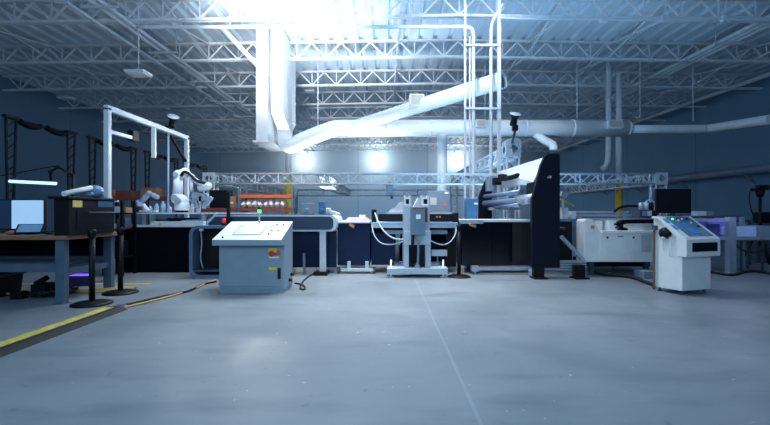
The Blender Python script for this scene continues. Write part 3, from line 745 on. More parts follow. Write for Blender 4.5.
m = MB(); m.cbox(P(200, 197, DR), (0.3, 0.2, 0.16), (0, 0.2, 0)); m.tube(P(195, 194, DR), P(195, 207, DR), 0.04); m.tube(P(207, 193, DR), P(207, 206, DR), 0.04)
for k in range(5): m.cbox(P(193 + 4 * k, 201 + (k % 2) * 3, DR - 0.05), (0.06, 0.1, 0.2), (0, 0.3 * (k - 2), 0))
m.build('gripper', grey, t)
b0 = V((X(139, DR), DR, 1.2))
robot(b0, [b0 + V((0, 0, 0.12)), P(139, 204, DR), P(149, 193.5, DR), P(157, 197, DR)], [0.09, 0.06, 0.05], 'grey robot arm crouching low on the left end of the deck', mat('robot_grey', (150, 172, 196), 0.35))
m = MB(); m.cbox(P(149, 211.0, 8.82), (0.34, 0.12, 0.03)); m.tube(P(143, 205, 8.85), P(148, 211, 8.85), 0.045)
tag(m.build('parts_tray', robotw), 'bright white tray at the left front of the robot deck', 'tray')
# low clear fixtures on deck (bottles)
for k in range(6):
    px = 150 + 6.5 * k + (16 if k > 3 else 0)
    m = MB(); r = 0.05; h = 0.15 + 0.05 * (k % 3)
    m.lathe((X(px, 9.6), 9.6, 1.2), [(0, 0), (r, 0), (r, h * 0.7), (r * 0.4, h * 0.85), (r * 0.4, h), (0, h)], 14)
    w_ = ('first from the left', 'second from the left', 'third from the left', 'fourth from the left', 'fifth, just right of the white robot base', 'last one, at the right end')[k]
    tag(m.build('spray_bottle', mat('bottle_grey', (170, 190, 212), 0.3)), 'pale bottle standing on the robot deck, ' + w_, 'bottle', 'bottles on the robot deck')

# clutter rack left of the table
t = thing('equipment_rack', (X(118, 8.2), 8.3, 0), 'dark equipment rack with small boxes between bench and robot table', 'rack')
for px in (111, 128.5):
    for y in (8.1, 8.5): MB().bar((X(px, 8.3), y, 0), (X(px, 8.3), y, 1.42), 0.05).build('post', black, t)
for z in (0.35, 0.88, 1.18): bx('shelf', black, t, X(111, 8.3), X(128.5, 8.3), 8.08, 8.52, z - 0.015, z + 0.015)
bx('top_bar', labw, t, X(110, 8.3), X(124, 8.3), 8.1, 8.14, 1.4, 1.43)
rk = (('small white carton on the middle shelf of the dark rack', labw, 116, 0.895, 0.08, 0.09), ('small grey carton on the dark rack shelf above the white one', grey, 115.5, 1.195, 0.07, 0.12), ('tan carton on the upper rack shelf at its right end', card, 126, 1.195, 0.1, 0.1), ('dark grey unit on the middle shelf of the dark rack', greyd, 123.5, 0.895, 0.16, 0.2), ('black unit in the bottom of the dark rack', black, 119, 0.365, 0.22, 0.3))
for lb, mm, px, z, w, h in rk:
    x = X(px, 8.2); m = MB(); m.box(x - w / 2, x + w / 2, 8.12, 8.32, z, z + h); m.box(x - w / 2 + 0.01, x + w / 2 - 0.01, 8.112, 8.12, z + h * 0.3, z + h * 0.7)
    tag(m.build('carton', mm, None, 0.004), lb, 'carton')

# ------------------------------------------------------------------ racks behind, left
def pallet_rack(x0, x1, y, d, zs, h, bm, label, pm=bluebox):
    t = thing('pallet_rack', ((x0 + x1) / 2, y + d / 2, 0), label, 'pallet rack', 'pallet racks at back left')
    for x in (x0, x1):
        for yy in (y, y + d): MB().bar((x, yy, 0), (x, yy, h), 0.07).build('upright', pm, t)
        m = MB(); k = 0.15
        while k + 0.4 < h: m.bar((x, y, k), (x, y + d, k + 0.4), 0.03); k += 0.4
        m.build('side_lacing', pm, t)
    for z, bmz in zip(zs, bm):
        for yy in (y - 0.02, y + d + 0.02): MB().bar((x0, yy, z), (x1, yy, z), 0.05, 0.1).build('beam', bmz, t)
        bx('shelf_board', card, t, x0 + 0.04, x1 - 0.04, y + 0.02, y + d - 0.02, z + 0.03, z + 0.05)
    return t
rg = mat('rack_upright', (96, 110, 128), 0.5)
pallet_rack(X(239.5, 12), X(292, 12), 12.0, 0.6, [0.5, 1.28, 1.65], 1.88, [rust, rust, orange], 'orange-beamed rack full of white bags behind the left console', rg)
pallet_rack(X(178, 12), X(236.5, 12), 12.05, 0.6, [0.5, 1.28], 1.5, [rust, rust], 'low rust-beamed rack left of the orange rack, behind the robots', rg)
pallet_rack(X(92, 12.5), X(172, 12.5), 12.6, 0.6, [0.6, 1.62], 1.85, [rust, rust], 'rust-beamed rack behind the left gantry post', rg)
bl = ['leftmost', 'second from the left', 'third from the left', 'fourth from the left', 'fifth from the left', 'sixth from the left', 'seventh from the left', 'rightmost']
for k in range(8):
    px = 244.5 + 5.6 * k; r = 0.105 + 0.02 * ((k * 3) % 4) / 3
    m = MB(); c = (X(px, 12.2), 12.22, 1.33 + r * 0.92)
    m.ball(c, r, (0.72, 1.5, 0.95), 14, jit=0.07); m.ball(V(c) + V((0.02 * (-1) ** k, -0.04, 0.035)), r * 0.8, (0.85, 1.5, 0.9), 12, jit=0.1); m.tube(V(c) + V((0, -r * 1.45, 0)), V(c) + V((0.01, -r * 1.9, 0.015)), 0.03, 0.045)
    tag(m.build('stuffed_bag', bagm), 'white stuffed bag on the orange rack, ' + bl[k], 'bag', 'white bags on the orange rack')
m = MB(); m.box(X(229.5, 12.2), X(238, 12.2) - 0.03, 12.12, 12.5, 1.33, 1.33 + 0.33); m.box(X(231, 12.2), X(234, 12.2), 12.115, 12.12, 1.45, 1.5, 1)
tag(m.build('cardboard_box', [card, labw]), 'brown cardboard box on the low rack beside the white bags', 'box')
m = MB(); m.box(X(211, 12.2), X(228.5, 12.2), 12.1, 12.55, 1.33, 1.33 + 0.5)
o = m.build('black_crate', black, None, 0.015); tag(o, 'tall black crate on the low rack behind the white robot', 'crate')
for k, (px, w, h, lb) in enumerate(((104, 0.35, 0.22, 'brown carton on the left rack, beside the gantry post'), (126, 0.5, 0.18, 'wide brown carton on the left rack, second from left'), (150, 0.4, 0.26, 'brown carton on the left rack, third from left, behind the grey robot'))):
    x = X(px, 12.8); m = MB(); m.box(x - w / 2, x + w / 2, 12.7, 13.1, 1.67, 1.67 + h); m.box(x - 0.03, x + 0.03, 12.695, 13.105, 1.67 + h, 1.672 + h)
    tag(m.build('cardboard_box', rust if k == 1 else card), lb, 'box')

# ------------------------------------------------------------------ conveyor with blue side panel
t = thing('feed_conveyor', (X(272, 8.2), 8.8, 0), 'feed conveyor with rounded navy side panel behind the left console', 'conveyor')
D = 8.2; xa, xb = X(207, D), X(336.5, D); za, zb = Z(231.5, D), Z(215, D)
def rounded(x0, x1, z0, z1, r, left=True):
    pr = []
    for cxx, cz, a0 in ((x1 - r, z0 + r, -90), (x1 - r, z1 - r, 0)):
        for k in range(7): a = math.radians(a0 + 15 * k); pr.append((cxx + r * math.cos(a), cz + r * math.sin(a)))
    pr += [(x0 + 0.13, z1), (x0, z1 - 0.13), (x0, z0)]
    return pr
m = MB(); m.prism(rounded(xa, xb, za, zb, 0.11), 'y', D, 9.4); m.build('frame_shell', steelw, t)
m = MB(); m.prism(rounded(xa + 0.03, xb - 0.06, za + 0.035, zb - 0.03, 0.09), 'y', D - 0.02, D); m.build('side_panel', navy, t)
bx('belt', greyd, t, xa + 0.15, xb - 0.12, D + 0.05, 9.35, zb, zb + 0.012)
for px, dd in ((323, 8.3), (323, 9.3), (212, 9.3)): bx('leg', steelw, t, X(px - 3, 8.3), X(px + 3, 8.3), dd - 0.05, dd + 0.05, 0.07, za)
for px in (323,): bx('foot', black, t, X(px - 8, 8.3), X(px + 5, 8.3), 8.15, 8.5, 0.0, 0.07)
bx('inner_skirt', skirtm, t, X(290, 8.5), X(336.8, 8.5), 8.46, 8.5, 0.12, za)
for px in (304,): bx('thin_leg', grey, t, X(px - 1.2, 8.4), X(px + 1.2, 8.4), 8.4, 8.44, 0.0, 0.4)
# rounded open frame left of the console
t = thing('loop_frame', (X(225, 7.8), 8.0, 0), 'rounded grey-blue loop frame with dark inside, just left of the console', 'frame')
D = 7.8; xa, xb, za, zb = X(189, D), X(268, D), 0.0, 0.96
def ring_prof(x0, x1, z0, z1, r):
    pr = []
    for cxx, cz, a0 in ((x1 - r, z0 + r, -90), (x1 - r, z1 - r, 0), (x0 + r, z1 - r, 90), (x0 + r, z0 + r, 180)):
        for k in range(7): a = math.radians(a0 + 15 * k); pr.append((cxx + r * math.cos(a), cz + r * math.sin(a)))
    return pr
o_ = ring_prof(xa, xb, za, zb, 0.16); i_ = ring_prof(xa + 0.06, xb - 0.06, za + 0.06, zb - 0.05, 0.12); n = len(o_)
m = MB()
for y, flip in ((D, 0), (D + 0.3, 1)):
    m.add([(a, y, b) for a, b in o_] + [(a, y, b) for a, b in i_], [(k, (k + 1) % n, n + (k + 1) % n, n + k) for k in range(n)])
m.add([(a, D, b) for a, b in o_] + [(a, D + 0.3, b) for a, b in o_], [(k, (k + 1) % n, n + (k + 1) % n, n + k) for k in range(n)])
m.add([(a, D, b) for a, b in i_] + [(a, D + 0.3, b) for a, b in i_], [(k, (k + 1) % n, n + (k + 1) % n, n + k) for k in range(n)])
m.build('loop', mat('loop_paint', (92, 116, 142), 0.45), t)
bx('back_plate', black, t, xa + 0.05, xb - 0.05, D + 0.3, D + 0.33, 0.04, zb - 0.04)
bx('shelf', greyd, t, xa + 0.06, xb - 0.06, D + 0.03, D + 0.3, 0.12, 0.15)
m = MB(); m.poly([P(201, 231, 7.95), P(202, 245, 7.95), P(200, 258, 7.95), P(203, 268, 7.95)], 0.012); m.build('hanging_cable', cablem, t)
m = MB(); m.box(X(200, 7.9), X(203, 7.9), 7.87, 7.93, Z(231, 7.9), Z(226, 7.9)); m.build('clip', labw, t)
t = thing('red_beacon', P(224, 221, 7.95), 'small red warning light on the loop frame behind the left console', 'beacon')
xx = X(224, 7.95); MB().tube((xx, 7.95, 0.96), (xx, 7.95, 1.01), 0.045, n=14).build('base', black, t)
MB().tube((xx, 7.95, 1.01), (xx, 7.95, 1.09), 0.035, 0.028, n=14).build('lens', redl, t)
xx = X(228.5, 8.05); t = thing('black_post', (xx, 8.05, 0.96), 'black upright post on the loop frame behind the left console', 'post'); MB().box(xx - 0.025, xx + 0.025, 8.02, 8.08, 0.96, Z(193, 8.05)).build('upright', black, t); bx('foot_plate', black, t, xx - 0.06, xx + 0.06, 7.99, 8.1, 0.955, 0.97)

# small machines on the conveyor
zt_ = Z(215, 8.2) + 0.012
for nm, mm, a, b, ya, yb2, top_, lb in (('drive_unit', grey, 301, 312, 8.7, 9.0, 203, 'grey drive box on the navy conveyor, left of its partner'), ('drive_unit', bluebox, 318.5, 324, 8.7, 8.95, 201.5, 'narrow blue drive box on the navy conveyor near its rounded end'), ('drive_unit', steelw, 326, 330, 8.7, 8.9, 208, 'small pale block on the navy conveyor beside the blue box')):
    m = MB(); m.box(X(a, 8.7), X(b, 8.7), ya, yb2, zt_, Z(top_, 8.7)); m.tube((X((a + b) / 2, 8.7), ya, zt_ + 0.08), (X((a + b) / 2, 8.7), ya - 0.05, zt_ + 0.08), 0.04)
    tag(m.build(nm, mm, None, 0.008), lb, 'drive box', 'boxes on the navy conveyor')

# ------------------------------------------------------------------ centre print table with skirt
t = thing('print_table', (X(352, 8.7), 9.2, 0), 'navy-skirted table with pale top between navy conveyor and central press', 'table')
xa, xb = X(337.5, 8.6), X(370, 8.6); zt_c = Z(221.5, 8.6)
bx('skirt', skirtm, t, xa + 0.005, xb, 8.55, 9.9, 0.15, zt_c - 0.03)
bx('top', white, t, xa + 0.02, xb, 8.5, 9.95, zt_c - 0.03, zt_c)
bx('base_bar', steelw, t, X(341, 8.45), X(373, 8.45), 8.42, 8.5, 0.045, 0.1)
for px in (349, 367): bx('strut', steelw, t, X(px - 1.6, 8.46), X(px + 1.6, 8.46), 8.43, 8.49, 0.1, 0.24)
for px in (338.5, 374):
    m = MB(); m.tube((X(px, 8.46) - 0.02, 8.46, 0.05), (X(px, 8.46) + 0.02, 8.46, 0.05), 0.05, n=16); m.box(X(px, 8.46) - 0.03, X(px, 8.46) + 0.03, 8.44, 8.48, 0.06, 0.13); m.build('caster', greyd, t)
m = MB(); m.cbox(P(352, 225.5, 8.52), (0.1, 0.05, 0.05), (0, 0.4, 0)); m.tube(P(349, 224, 8.52), P(354, 228, 8.52), 0.02); m.build('brass_latch', brass, t)
m = MB(); zc_ = Z(215, 8.2) + 0.012; m.prism([(X(327, 9), zc_), (X(339, 9), zc_), (X(338, 9), zc_ + 0.03), (X(328, 9), zc_ + 0.09)], 'y', 9.02, 9.35); tag(m.build('white_wedge', white), 'white sloped cover on the rounded end of the navy conveyor', 'cover')
m = MB()
for k in range(3): m.box(X(346, 9) + 0.02 * k, X(370, 9) - 0.03 * k, 8.85, 9.4, zt_c + 0.025 * k, zt_c + 0.025 * k + 0.023)
tag(m.build('pink_cloth_stack', pinkm), 'stack of pale pink cloth on the table left of the press', 'cloth')
m = MB(); m.box(X(359, 9), X(365, 9), 9.0, 9.3, zt_c + 0.075, zt_c + 0.13); tag(m.build('white_carton', labw), 'small white carton on top of the pink cloth', 'carton')

# ------------------------------------------------------------------ central press
D = 7.95
pressg = mat('press_grey', (168, 186, 202), 0.45, 0, 0.06)
t = thing('press', (X(418, D), 8.3, 0), 'central grey-white press on a wide footed base, between the skirted tables', 'machine')
m = MB(); m.box(X(387, D), X(447.5, D), 7.9, 8.25, Z(274, D), Z(268, D)); m.build('base_beam', mat('press_base', (176, 192, 206), 0.45), t, 0.006)
bx('rear_beam', white, t, X(390, D), X(445, D), 8.8, 8.95, Z(274, D), Z(268, D))
for px in (391, 443.5):
    for yy in (8.0, 8.85):
        m = MB(); x = X(px, D); m.lathe((x, yy, 0), [(0, 0), (0.06, 0), (0.06, 0.01), (0.016, 0.03), (0.016, Z(260, D)), (0, Z(260, D))], 14); m.build('levelling_foot', white, t)
for a, b in ((404, 409), (425.5, 431)):
    m = MB(); m.box(X(a, D), X(b, D), 7.98, 8.85, Z(268, D), Z(245, D)); 
    for py in (249, 265): m.tube((X((a + b) / 2 + 0.5, D), 7.98, Z(py, D)), (X((a + b) / 2 + 0.5, D), 7.965, Z(py, D)), 0.03, n=12)
    m.build('leg', pressg, t, 0.004)
bx('inner_dark', black, t, X(409, D), X(425.5, D), 8.1, 8.8, Z(268, D), Z(245, D))
bx('column_block', pressg, t, X(404, D), X(431, D), 7.96, 8.9, Z(245, D), Z(231, D), bevel=0.008)
for a, b in ((404, 411.5), (421.5, 430)):
    m = MB(); m.box(X(a, D), X(b, D), 8.02, 8.5, Z(231, D), Z(205, D)); m.build('column', pressg, t, 0.006)
    m = MB(); m.box(X(a + 0.5, D), X(a + 2, D), 8.05, 8.4, Z(205, D), Z(195, D)); m.box(X(b - 2, D), X(b - 0.5, D), 8.05, 8.4, Z(205, D), Z(195, D)); m.box(X(a + 0.5, D), X(b - 0.5, D), 8.3, 8.4, Z(205, D), Z(196, D)); m.build('bracket', white, t)
    m = MB(); m.cbox(P((a + b) / 2, 201.5, 8.1), (0.08, 0.06, 0.09)); m.build('motor', black, t)
ctl = bx('controller', mat('ctl_grey', (96, 122, 146), 0.5), t, X(411, 7.8), X(425, 7.8), 7.78, 8.02, Z(235, 7.8), Z(207, 7.8), bevel=0.006)
bx('red_strip', mat('dull_red', (150, 70, 66), 0.6), ctl, X(413, 7.8), X(424, 7.8), 7.773, 7.78, Z(209, 7.8), Z(207.5, 7.8))
bx('white_label', labw, ctl, X(416, 7.8), X(420.5, 7.8), 7.773, 7.78, Z(219, 7.8), Z(214.5, 7.8))
m = MB(); m.prism([(X(425, 7.9), Z(222, 7.9)), (X(427.5, 7.9), Z(222, 7.9)), (X(427.5, 7.9), Z(208, 7.9)), (X(425, 7.9), Z(207, 7.9))], 'y', 7.88, 7.92); m.build('red_cable', mat('maroon', (110, 40, 46), 0.6), t)
bed = bx('bed', alu, t, X(371, 8.5), X(458, 8.5), 8.5, 9.6, Z(228, 8.5), Z(222.5, 8.5), bevel=0.006)
bx('blue_strip', mat('bed_blue', (110, 170, 220), 0.4), bed, X(377, 8.5), X(454, 8.5), 8.493, 8.5, Z(224.3, 8.5), Z(222.8, 8.5))
bx('lower_rail', grey, t, X(385, 8.6), X(447, 8.6), 8.55, 9.5, Z(234, 8.6), Z(230, 8.6))
hb = bx('black_rail', black, t, X(378, 8.7), X(453, 8.7), 8.72, 8.95, Z(221.5, 8.7), Z(214, 8.7), bevel=0.006)
for px in (437, 440): bx('rail_mark', brass, hb, X(px - 1, 8.7), X(px + 1, 8.7), 8.713, 8.72, Z(217.7, 8.7), Z(216, 8.7))
for px in (374, 456): bx('end_bracket', black, t, X(px - 2.4, 8.65), X(px + 2.4, 8.65), 8.62, 8.9, Z(222.6, 8.65), Z(209.5 if px < 400 else 213, 8.65), bevel=0.006)
for a, b, s in ((388, 404, 1), (431, 428, -1)):
    if s == 1:
        m = MB(); m.prism([(X(389, 9), Z(212, 9)), (X(404, 9), Z(212, 9)), (X(404, 9), Z(201, 9)), (X(400, 9), Z(202, 9)), (X(396, 9), Z(207, 9)), (X(391, 9), Z(209, 9))], 'y', 9.0, 9.4); m.build('sloped_guard', steelw, t)
m = MB(); m.prism([(X(411, 9), Z(212, 9)), (X(424, 9), Z(212, 9)), (X(424, 9), Z(198, 9)), (X(418, 9), Z(198, 9))], 'y', 9.0, 9.4); m.build('sloped_guard', steelw, t)
bx('guard_shelf', steelw, t, X(386, 9), X(452, 9), 8.97, 9.45, Z(214, 9), Z(212, 9))
m = MB(); m.box(X(395.5, 8.9), X(400, 8.9), 8.8, 8.9, Z(245, 8.9), Z(231, 8.9)); m.build('cylinder_valve', white, t)
m = MB(); m.tube(P(397, 245, 8.6), P(397, 262, 8.6), 0.05); m.build('drain_tube', greyd, t)
MB().poly([P(375, 213, 8.6), P(378, 222, 8.4), P(384, 232, 8.2), P(394, 239.5, 8.1), P(409, 239.5, 7.95)], 0.015).build('white_hose', cablem, t)
bx('rear_guard', skirtm, t, -0.28, X(455, 9.5), 9.5, 9.55, 0.12, 0.92)
bx('front_skirt', skirtm, t, X(371.5, 8.62), X(394, 8.62), 8.62, 8.66, 0.15, 0.79)
bx('side_guard', black, t, X(446, 8.7), X(456.5, 8.7), 8.7, 8.9, 0.1, 0.8)
MB().poly([P(372, 226, 8.5), P(374, 236, 8.3), P(381, 244, 8.2), P(392, 245, 8.15), P(405, 241, 8.05)], 0.011).build('grey_cable', cablem, t)
MB().poly([P(430, 240.5, 8.0), P(441, 245.5, 8.15), P(450, 243, 8.25), P(456, 234, 8.4), P(456.5, 226, 8.5)], 0.012).build('grey_cable', cablem, t)
MB().poly([P(413, 235, 7.85), P(412.5, 246, 8.0), P(412.5, 262, 8.05)], 0.03).build('black_cable', black, t)
MB().poly([P(417, 235, 7.85), P(418.5, 246, 7.9), P(418, 258, 7.95), P(417.5, 268, 7.97)], 0.02).build('grey_cable', grey, t)
m = MB(); m.lathe((X(417.5, D), 7.99, Z(268, D)), [(0.05, 0), (0.05, 0.04), (0.025, 0.08), (0, 0.08)], 14); m.build('cable_gland', grey, t)
bx('valve_bank', alu, t, X(431.5, 8.4), X(447, 8.4), 8.38, 8.46, Z(256, 8.4), Z(250, 8.4))

# electrical cabinet behind the press
D = 9.9
t = thing('electrical_cabinet', (X(439, D), 10.1, 0), 'grey electrical cabinet with small window behind the central press', 'cabinet')
bx('body', grey, t, X(428, D), X(450, D), D, 10.4, 0, Z(190.5, D), bevel=0.01)
dr = bx('door', grey, t, X(428.6, D), X(449.4, D), D - 0.02, D, 0.1, Z(191.2, D), bevel=0.004)
bx('window', mat('window_cream', (206, 206, 200), 0.3), dr, X(430, D), X(436.5, D), D - 0.026, D - 0.02, Z(205, D), Z(197.5, D))
bx('label', labw, dr, X(444.5, D), X(448.5, D), D - 0.026, D - 0.02, Z(194, D), Z(191.8, D))
bx('warning_label', mat('label_pinkred', (214, 130, 130), 0.6), dr, X(443, D), X(446.5, D), D - 0.026, D - 0.02, Z(206, D), Z(202, D))
bx('handle', black, dr, X(430, D), X(431, D), D - 0.05, D - 0.02, 0.95, 1.1)
t = thing('electrical_cabinet', (X(472, 9.3), 9.45, 0), 'narrow blue cabinet at the foot of the white conduit frame', 'cabinet')
bx('body', bluebox, t, X(467, 9.3), X(478, 9.3), 9.3, 9.65, 0, Z(198.5, 9.3), bevel=0.01)
bx('label', labw, t, X(474, 9.3), X(478, 9.3) - 0.005, 9.293, 9.3, Z(204.5, 9.3), Z(202.7, 9.3))
bx('door', bluebox, t, X(467.5, 9.3), X(477.5, 9.3), 9.29, 9.3, 0.1, Z(206, 9.3))

# ------------------------------------------------------------------ right glossy-skirted table
D = 8.55; zr = Z(219.5, D)
t = thing('output_table', (X(497, D), 9.2, 0), 'table with glossy black front panels and pale top, between stanchion and black tower', 'table')
bx('front_panel', blackg, t, X(462, D), X(492, D), D, D + 0.03, 0.14, zr - 0.05)
bx('front_panel', blackg, t, X(492.4, D), X(512, D), D, D + 0.03, 0.14, zr - 0.05)
bx('front_panel', mat('black_matt', (12, 14, 20), 0.6), t, X(512.4, D), X(536, D), D + 0.02, D + 0.05, 0.14, zr - 0.05)
bx('body', black, t, X(462, D), X(535, D), D + 0.06, 9.2, 0.14, zr - 0.05)
bx('top', white, t, X(459.5, D), X(536, D), D - 0.06, 9.25, zr - 0.05, zr, bevel=0.006)
bx('top_rail', alu, t, X(459, D), X(482, D), D - 0.12, D - 0.06, Z(223.5, D), zr - 0.005)
bx('base_bar', alu, t, X(472, 8.35), X(536, 8.35), 8.32, 8.4, 0.08, 0.13)
bx('base_end', alu, t, X(471.5, 8.35), X(478.5, 8.35), 8.3, 8.45, 0.06, 0.16)
for px in (475, 530):
    m = MB(); x = X(px, 8.37); m.tube((x, 8.37, 0), (x, 8.37, 0.08), 0.025); m.lathe((x, 8.37, 0), [(0, 0), (0.05, 0), (0.05, 0.012), (0, 0.03)], 14); m.build('foot', alu, t)
for px in (475, 530): bx('strut', alu, t, X(px - 1.5, 8.6), X(px + 1.5, 8.6), 8.4, 8.7, 0.1, 0.14)
m = MB(); m.cbox(P(472.5, 225.5, 8.42), (0.12, 0.06, 0.05), (0, 0.3, 0)); m.tube(P(469, 224, 8.42), P(476, 227, 8.42), 0.02); m.build('brass_latch', brass, t)

# black tower plates with sloped white hood and rollers
t = thing('printer_tower', (X(546, 7.8), 8.8, 0), 'tall black end-plate machine with sloped white hood and rollers, right of centre', 'machine')
D = 7.8
pl = [(X(532, D), Z(268, D)), (X(560, D), Z(268, D)), (X(560, D), Z(155.5, D)), (X(558.5, D), Z(153.5, D)), (X(549, D), Z(153.5, D)), (X(545, D), Z(156, D)), (X(541, D), Z(165, D)), (X(532, D), Z(199, D))]
m = MB(); m.prism(pl, 'y', D, D + 0.1); m.build('end_plate', plateb, t, 0.006)
fl = MB(); c = P(549.5, 177, D)
fl.box(c.x - 0.035, c.x + 0.035, D - 0.004, D, c.z - 0.022, c.z + 0.022, 0)
for k in range(3): fl.box(c.x - 0.035, c.x + 0.035, D - 0.006, D - 0.004, c.z - 0.02 + k * 0.015, c.z - 0.012 + k * 0.015, 1)
fl.box(c.x - 0.035, c.x - 0.005, D - 0.008, D - 0.006, c.z + 0.0, c.z + 0.022, 2)
fl.build('flag_sticker', [labw, mat('flag_red', (205, 90, 96), 0.6), mat('flag_blue', (70, 90, 150), 0.6)], t)
D2 = 10.3
pl2 = [(X(478.5, D2), Z(218, D2)), (X(492, D2), Z(218, D2)), (X(492, D2), Z(176.5, D2)), (X(487, D2), Z(177, D2)), (X(483, D2), Z(186, D2)), (X(479, D2), Z(196, D2))]
pl2 = [(a, max(b, 0)) for a, b in pl2]; pl2[0] = (pl2[0][0], 0.0); pl2[1] = (pl2[1][0], 0.0)
m = MB(); m.prism(pl2, 'y', D2, D2 + 0.08); m.build('rear_plate', plateb, t, 0.006)
# sloped hood between the two plates
hA = [P(497.5, 172, 10.25), P(545, 157, 7.9), P(533, 182, 7.9), P(499, 189, 10.25)]
m = MB(); nv = (hA[1] - hA[0]).cross(hA[3] - hA[0]).normalized() * 0.06
m.add(hA + [p - nv if nv.y < 0 else p + nv for p in hA], [(0, 1, 2, 3), (7, 6, 5, 4), (0, 4, 5, 1), (1, 5, 6, 2), (2, 6, 7, 3), (3, 7, 4, 0)])
hood = m.build('hood', white, t)
m = MB(); a, b = P(499, 182.5, 10.1), P(524, 175.5, 8.75); off = V((-0.13, -0.02, 0.0))
m.bar(a + off, b + off, 0.07, 0.05); m.cbox(a.lerp(b, 0.15) + off, (0.16, 0.14, 0.16), (0, 0, 0.6)); m.cbox(a.lerp(b, 0.4) + off + V((0, 0, 0.05)), (0.14, 0.14, 0.14), (0, 0, 0.6)); m.tube(a.lerp(b, 0.5) + off, b + off, 0.05)
m.build('hood_hinge', black, t)
bx('grey_bracket', grey, t, X(488.5, 9.9), X(496.5, 9.9), 9.9, 10.2, Z(191, 9.9), Z(176.5, 9.9), bevel=0.006)
for (a, b, ya_, yb_, r) in ((485, 521, 196.5, 192, 0.055), (484.5, 524, 203.5, 199.5, 0.07), (487, 520, 208, 204.5, 0.035)):
    m = MB(); m.tube(P(a, ya_, 10.2), P(b, yb_, 8.7), r, n=16); m.build('roller', mat('roller_steel', (124, 142, 172), 0.3, 0.3), t)
m = MB(); m.tube(P(521, 200, 8.8), P(536, 198.5, 7.9), 0.1, n=16); m.build('roller_end', alu, t)
m = MB(); m.cbox(P(537, 192, 8.3), (0.24, 0.5, 0.4)); m.build('inner_block', black, t)
for px, py in ((497, 207), (512, 203)):
    MB().bar(V((X(px, 9.8), 9.8, 0)), P(px, py - 6, 9.8), 0.07).build('strut', alu, t)
bx('cross_rail', alu, t, X(489, 9.8), X(534, 9.8), 9.78, 9.84, Z(210, 9.8), Z(207.5, 9.8))
bx('base_rail', alu, t, X(535, 7.85), X(588, 7.85), 7.9, 7.98, Z(270.5, 7.85), Z(261, 7.85), bevel=0.006)
m = MB()
for k in range(3): m.box(X(561, 7.85), X(588, 7.85), 7.893, 7.9, Z(269 - 2.6 * k, 7.85), Z(268.3 - 2.6 * k, 7.85))
m.build('rail_grooves', greyd, t)
MB().bar(P(561, 236.5, 7.95), P(583.5, 260.5, 7.95), 0.07, 0.06).build('diagonal_brace', alu, t)
for a, b in ((534.5, 545), (575.5, 586)):
    m = MB(); m.box(X(a, 7.75), X(b, 7.75), 7.78, 7.89, 0.03, Z(265.5, 7.75)); m.box(X(a - 1, 7.75), X(b + 2.5, 7.75), 7.7, 7.95, 0.0, 0.03); m.build('foot_bracket', black, t)
bx('foot_roller', alu, t, X(531.5, 7.9), X(535.5, 7.9), 7.9, 8.1, 0.0, 0.14, bevel=0.02)
bx('rear_body', black, t, X(558, 8.4), 3.61, 8.3, 9.8, 0.27, Z(221.5, 8.3))
bx('bed', grey, t, X(556, 8.5), 3.61, 8.35, 9.7, Z(221.5, 8.3), Z(219.5, 8.3) + 0.01)
m = MB(); m.tube(P(562.5, 227, 8.29), P(562.5, 230, 8.29), 0.05, n=12); m.build('dial', greyd, t)
zb_ = Z(219.5, 8.3) + 0.01
for px, w, h, lb in ((564, 0.13, 0.22, 'pale block on the black machine bed, right beside the tower'), (573, 0.08, 0.15, 'small pale block on the bed, second from the tower')):
    x = X(px, 8.5); m = MB(); m.box(x - w / 2, x + w / 2, 8.45, 8.65, zb_, zb_ + h); m.tube((x, 8.45, zb_ + h * 0.6), (x, 8.43, zb_ + h * 0.6), 0.02)
    tag(m.build('sensor_block', steelw, None, 0.006), lb, 'sensor')
t = thing('yellow_wand', P(561, 200, 8.4), 'thin yellow rod on a pale clamp sticking out right of the black tower', 'rod')
MB().tube(P(560, 199, 8.4), P(574, 206, 8.4), 0.014, n=8).build('rod', yellow, t)
m = MB(); m.cbox(P(563.5, 195, 8.4), (0.12, 0.1, 0.1), (0, 0.4, 0)); m.tube(P(563, 197, 8.4), P(563, 210, 8.45), 0.025); m.build('clamp', alu, t)

# ------------------------------------------------------------------ white conveyor, right
D = 8.0
t = thing('exit_conveyor', (X(615, D), 8.8, 0), 'cream-white conveyor with sloped shoulder, left of the right operator console', 'conveyor')
xa, xb = X(576, 8.35), X(655, D)
m = MB(); m.prism([(xa + 0.0, Z(262, D)), (xb, Z(262, D)), (xb, Z(231, D)), (X(600, D), Z(231, D)), (X(594.5, D), Z(221.5, D)), (X(592, D), Z(219, D)), (X(586.5, D), Z(218.8, D)), (xa, Z(221, D))], 'y', D, 8.35); m.build('front_body', beige, t, 0.012)
bx('rear_body', beige, t, X(578, 9.7), xb + 0.15, 8.35, 9.7, Z(262, D), Z(221, D))
bx('ledge', beige, t, X(601, D), xb, D - 0.05, D + 0.02, Z(233.2, D), Z(230.5, D), bevel=0.006)
bx('access_panel', beige, t, X(600, D), X(638, D), D - 0.012, D, Z(260, D), Z(235, D), bevel=0.004)
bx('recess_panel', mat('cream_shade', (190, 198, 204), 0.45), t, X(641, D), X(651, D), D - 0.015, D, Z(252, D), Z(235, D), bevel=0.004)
bx('red_label', mat('label_dullred', (190, 110, 96), 0.6), t, X(617, D), X(623, D), D - 0.018, D - 0.012, Z(237, D), Z(235.8, D))
for px in (607, 633): MB().tube((X(px, D), D - 0.012, Z(237.5, D)), (X(px, D), D - 0.022, Z(237.5, D)), 0.02, n=12).build('bolt', greyd, t)
MB().tube((X(592, D), D - 0.002, Z(227, D)), (X(592, D), D - 0.04, Z(227, D)), 0.03, n=12).build('stop_button', brass, t)
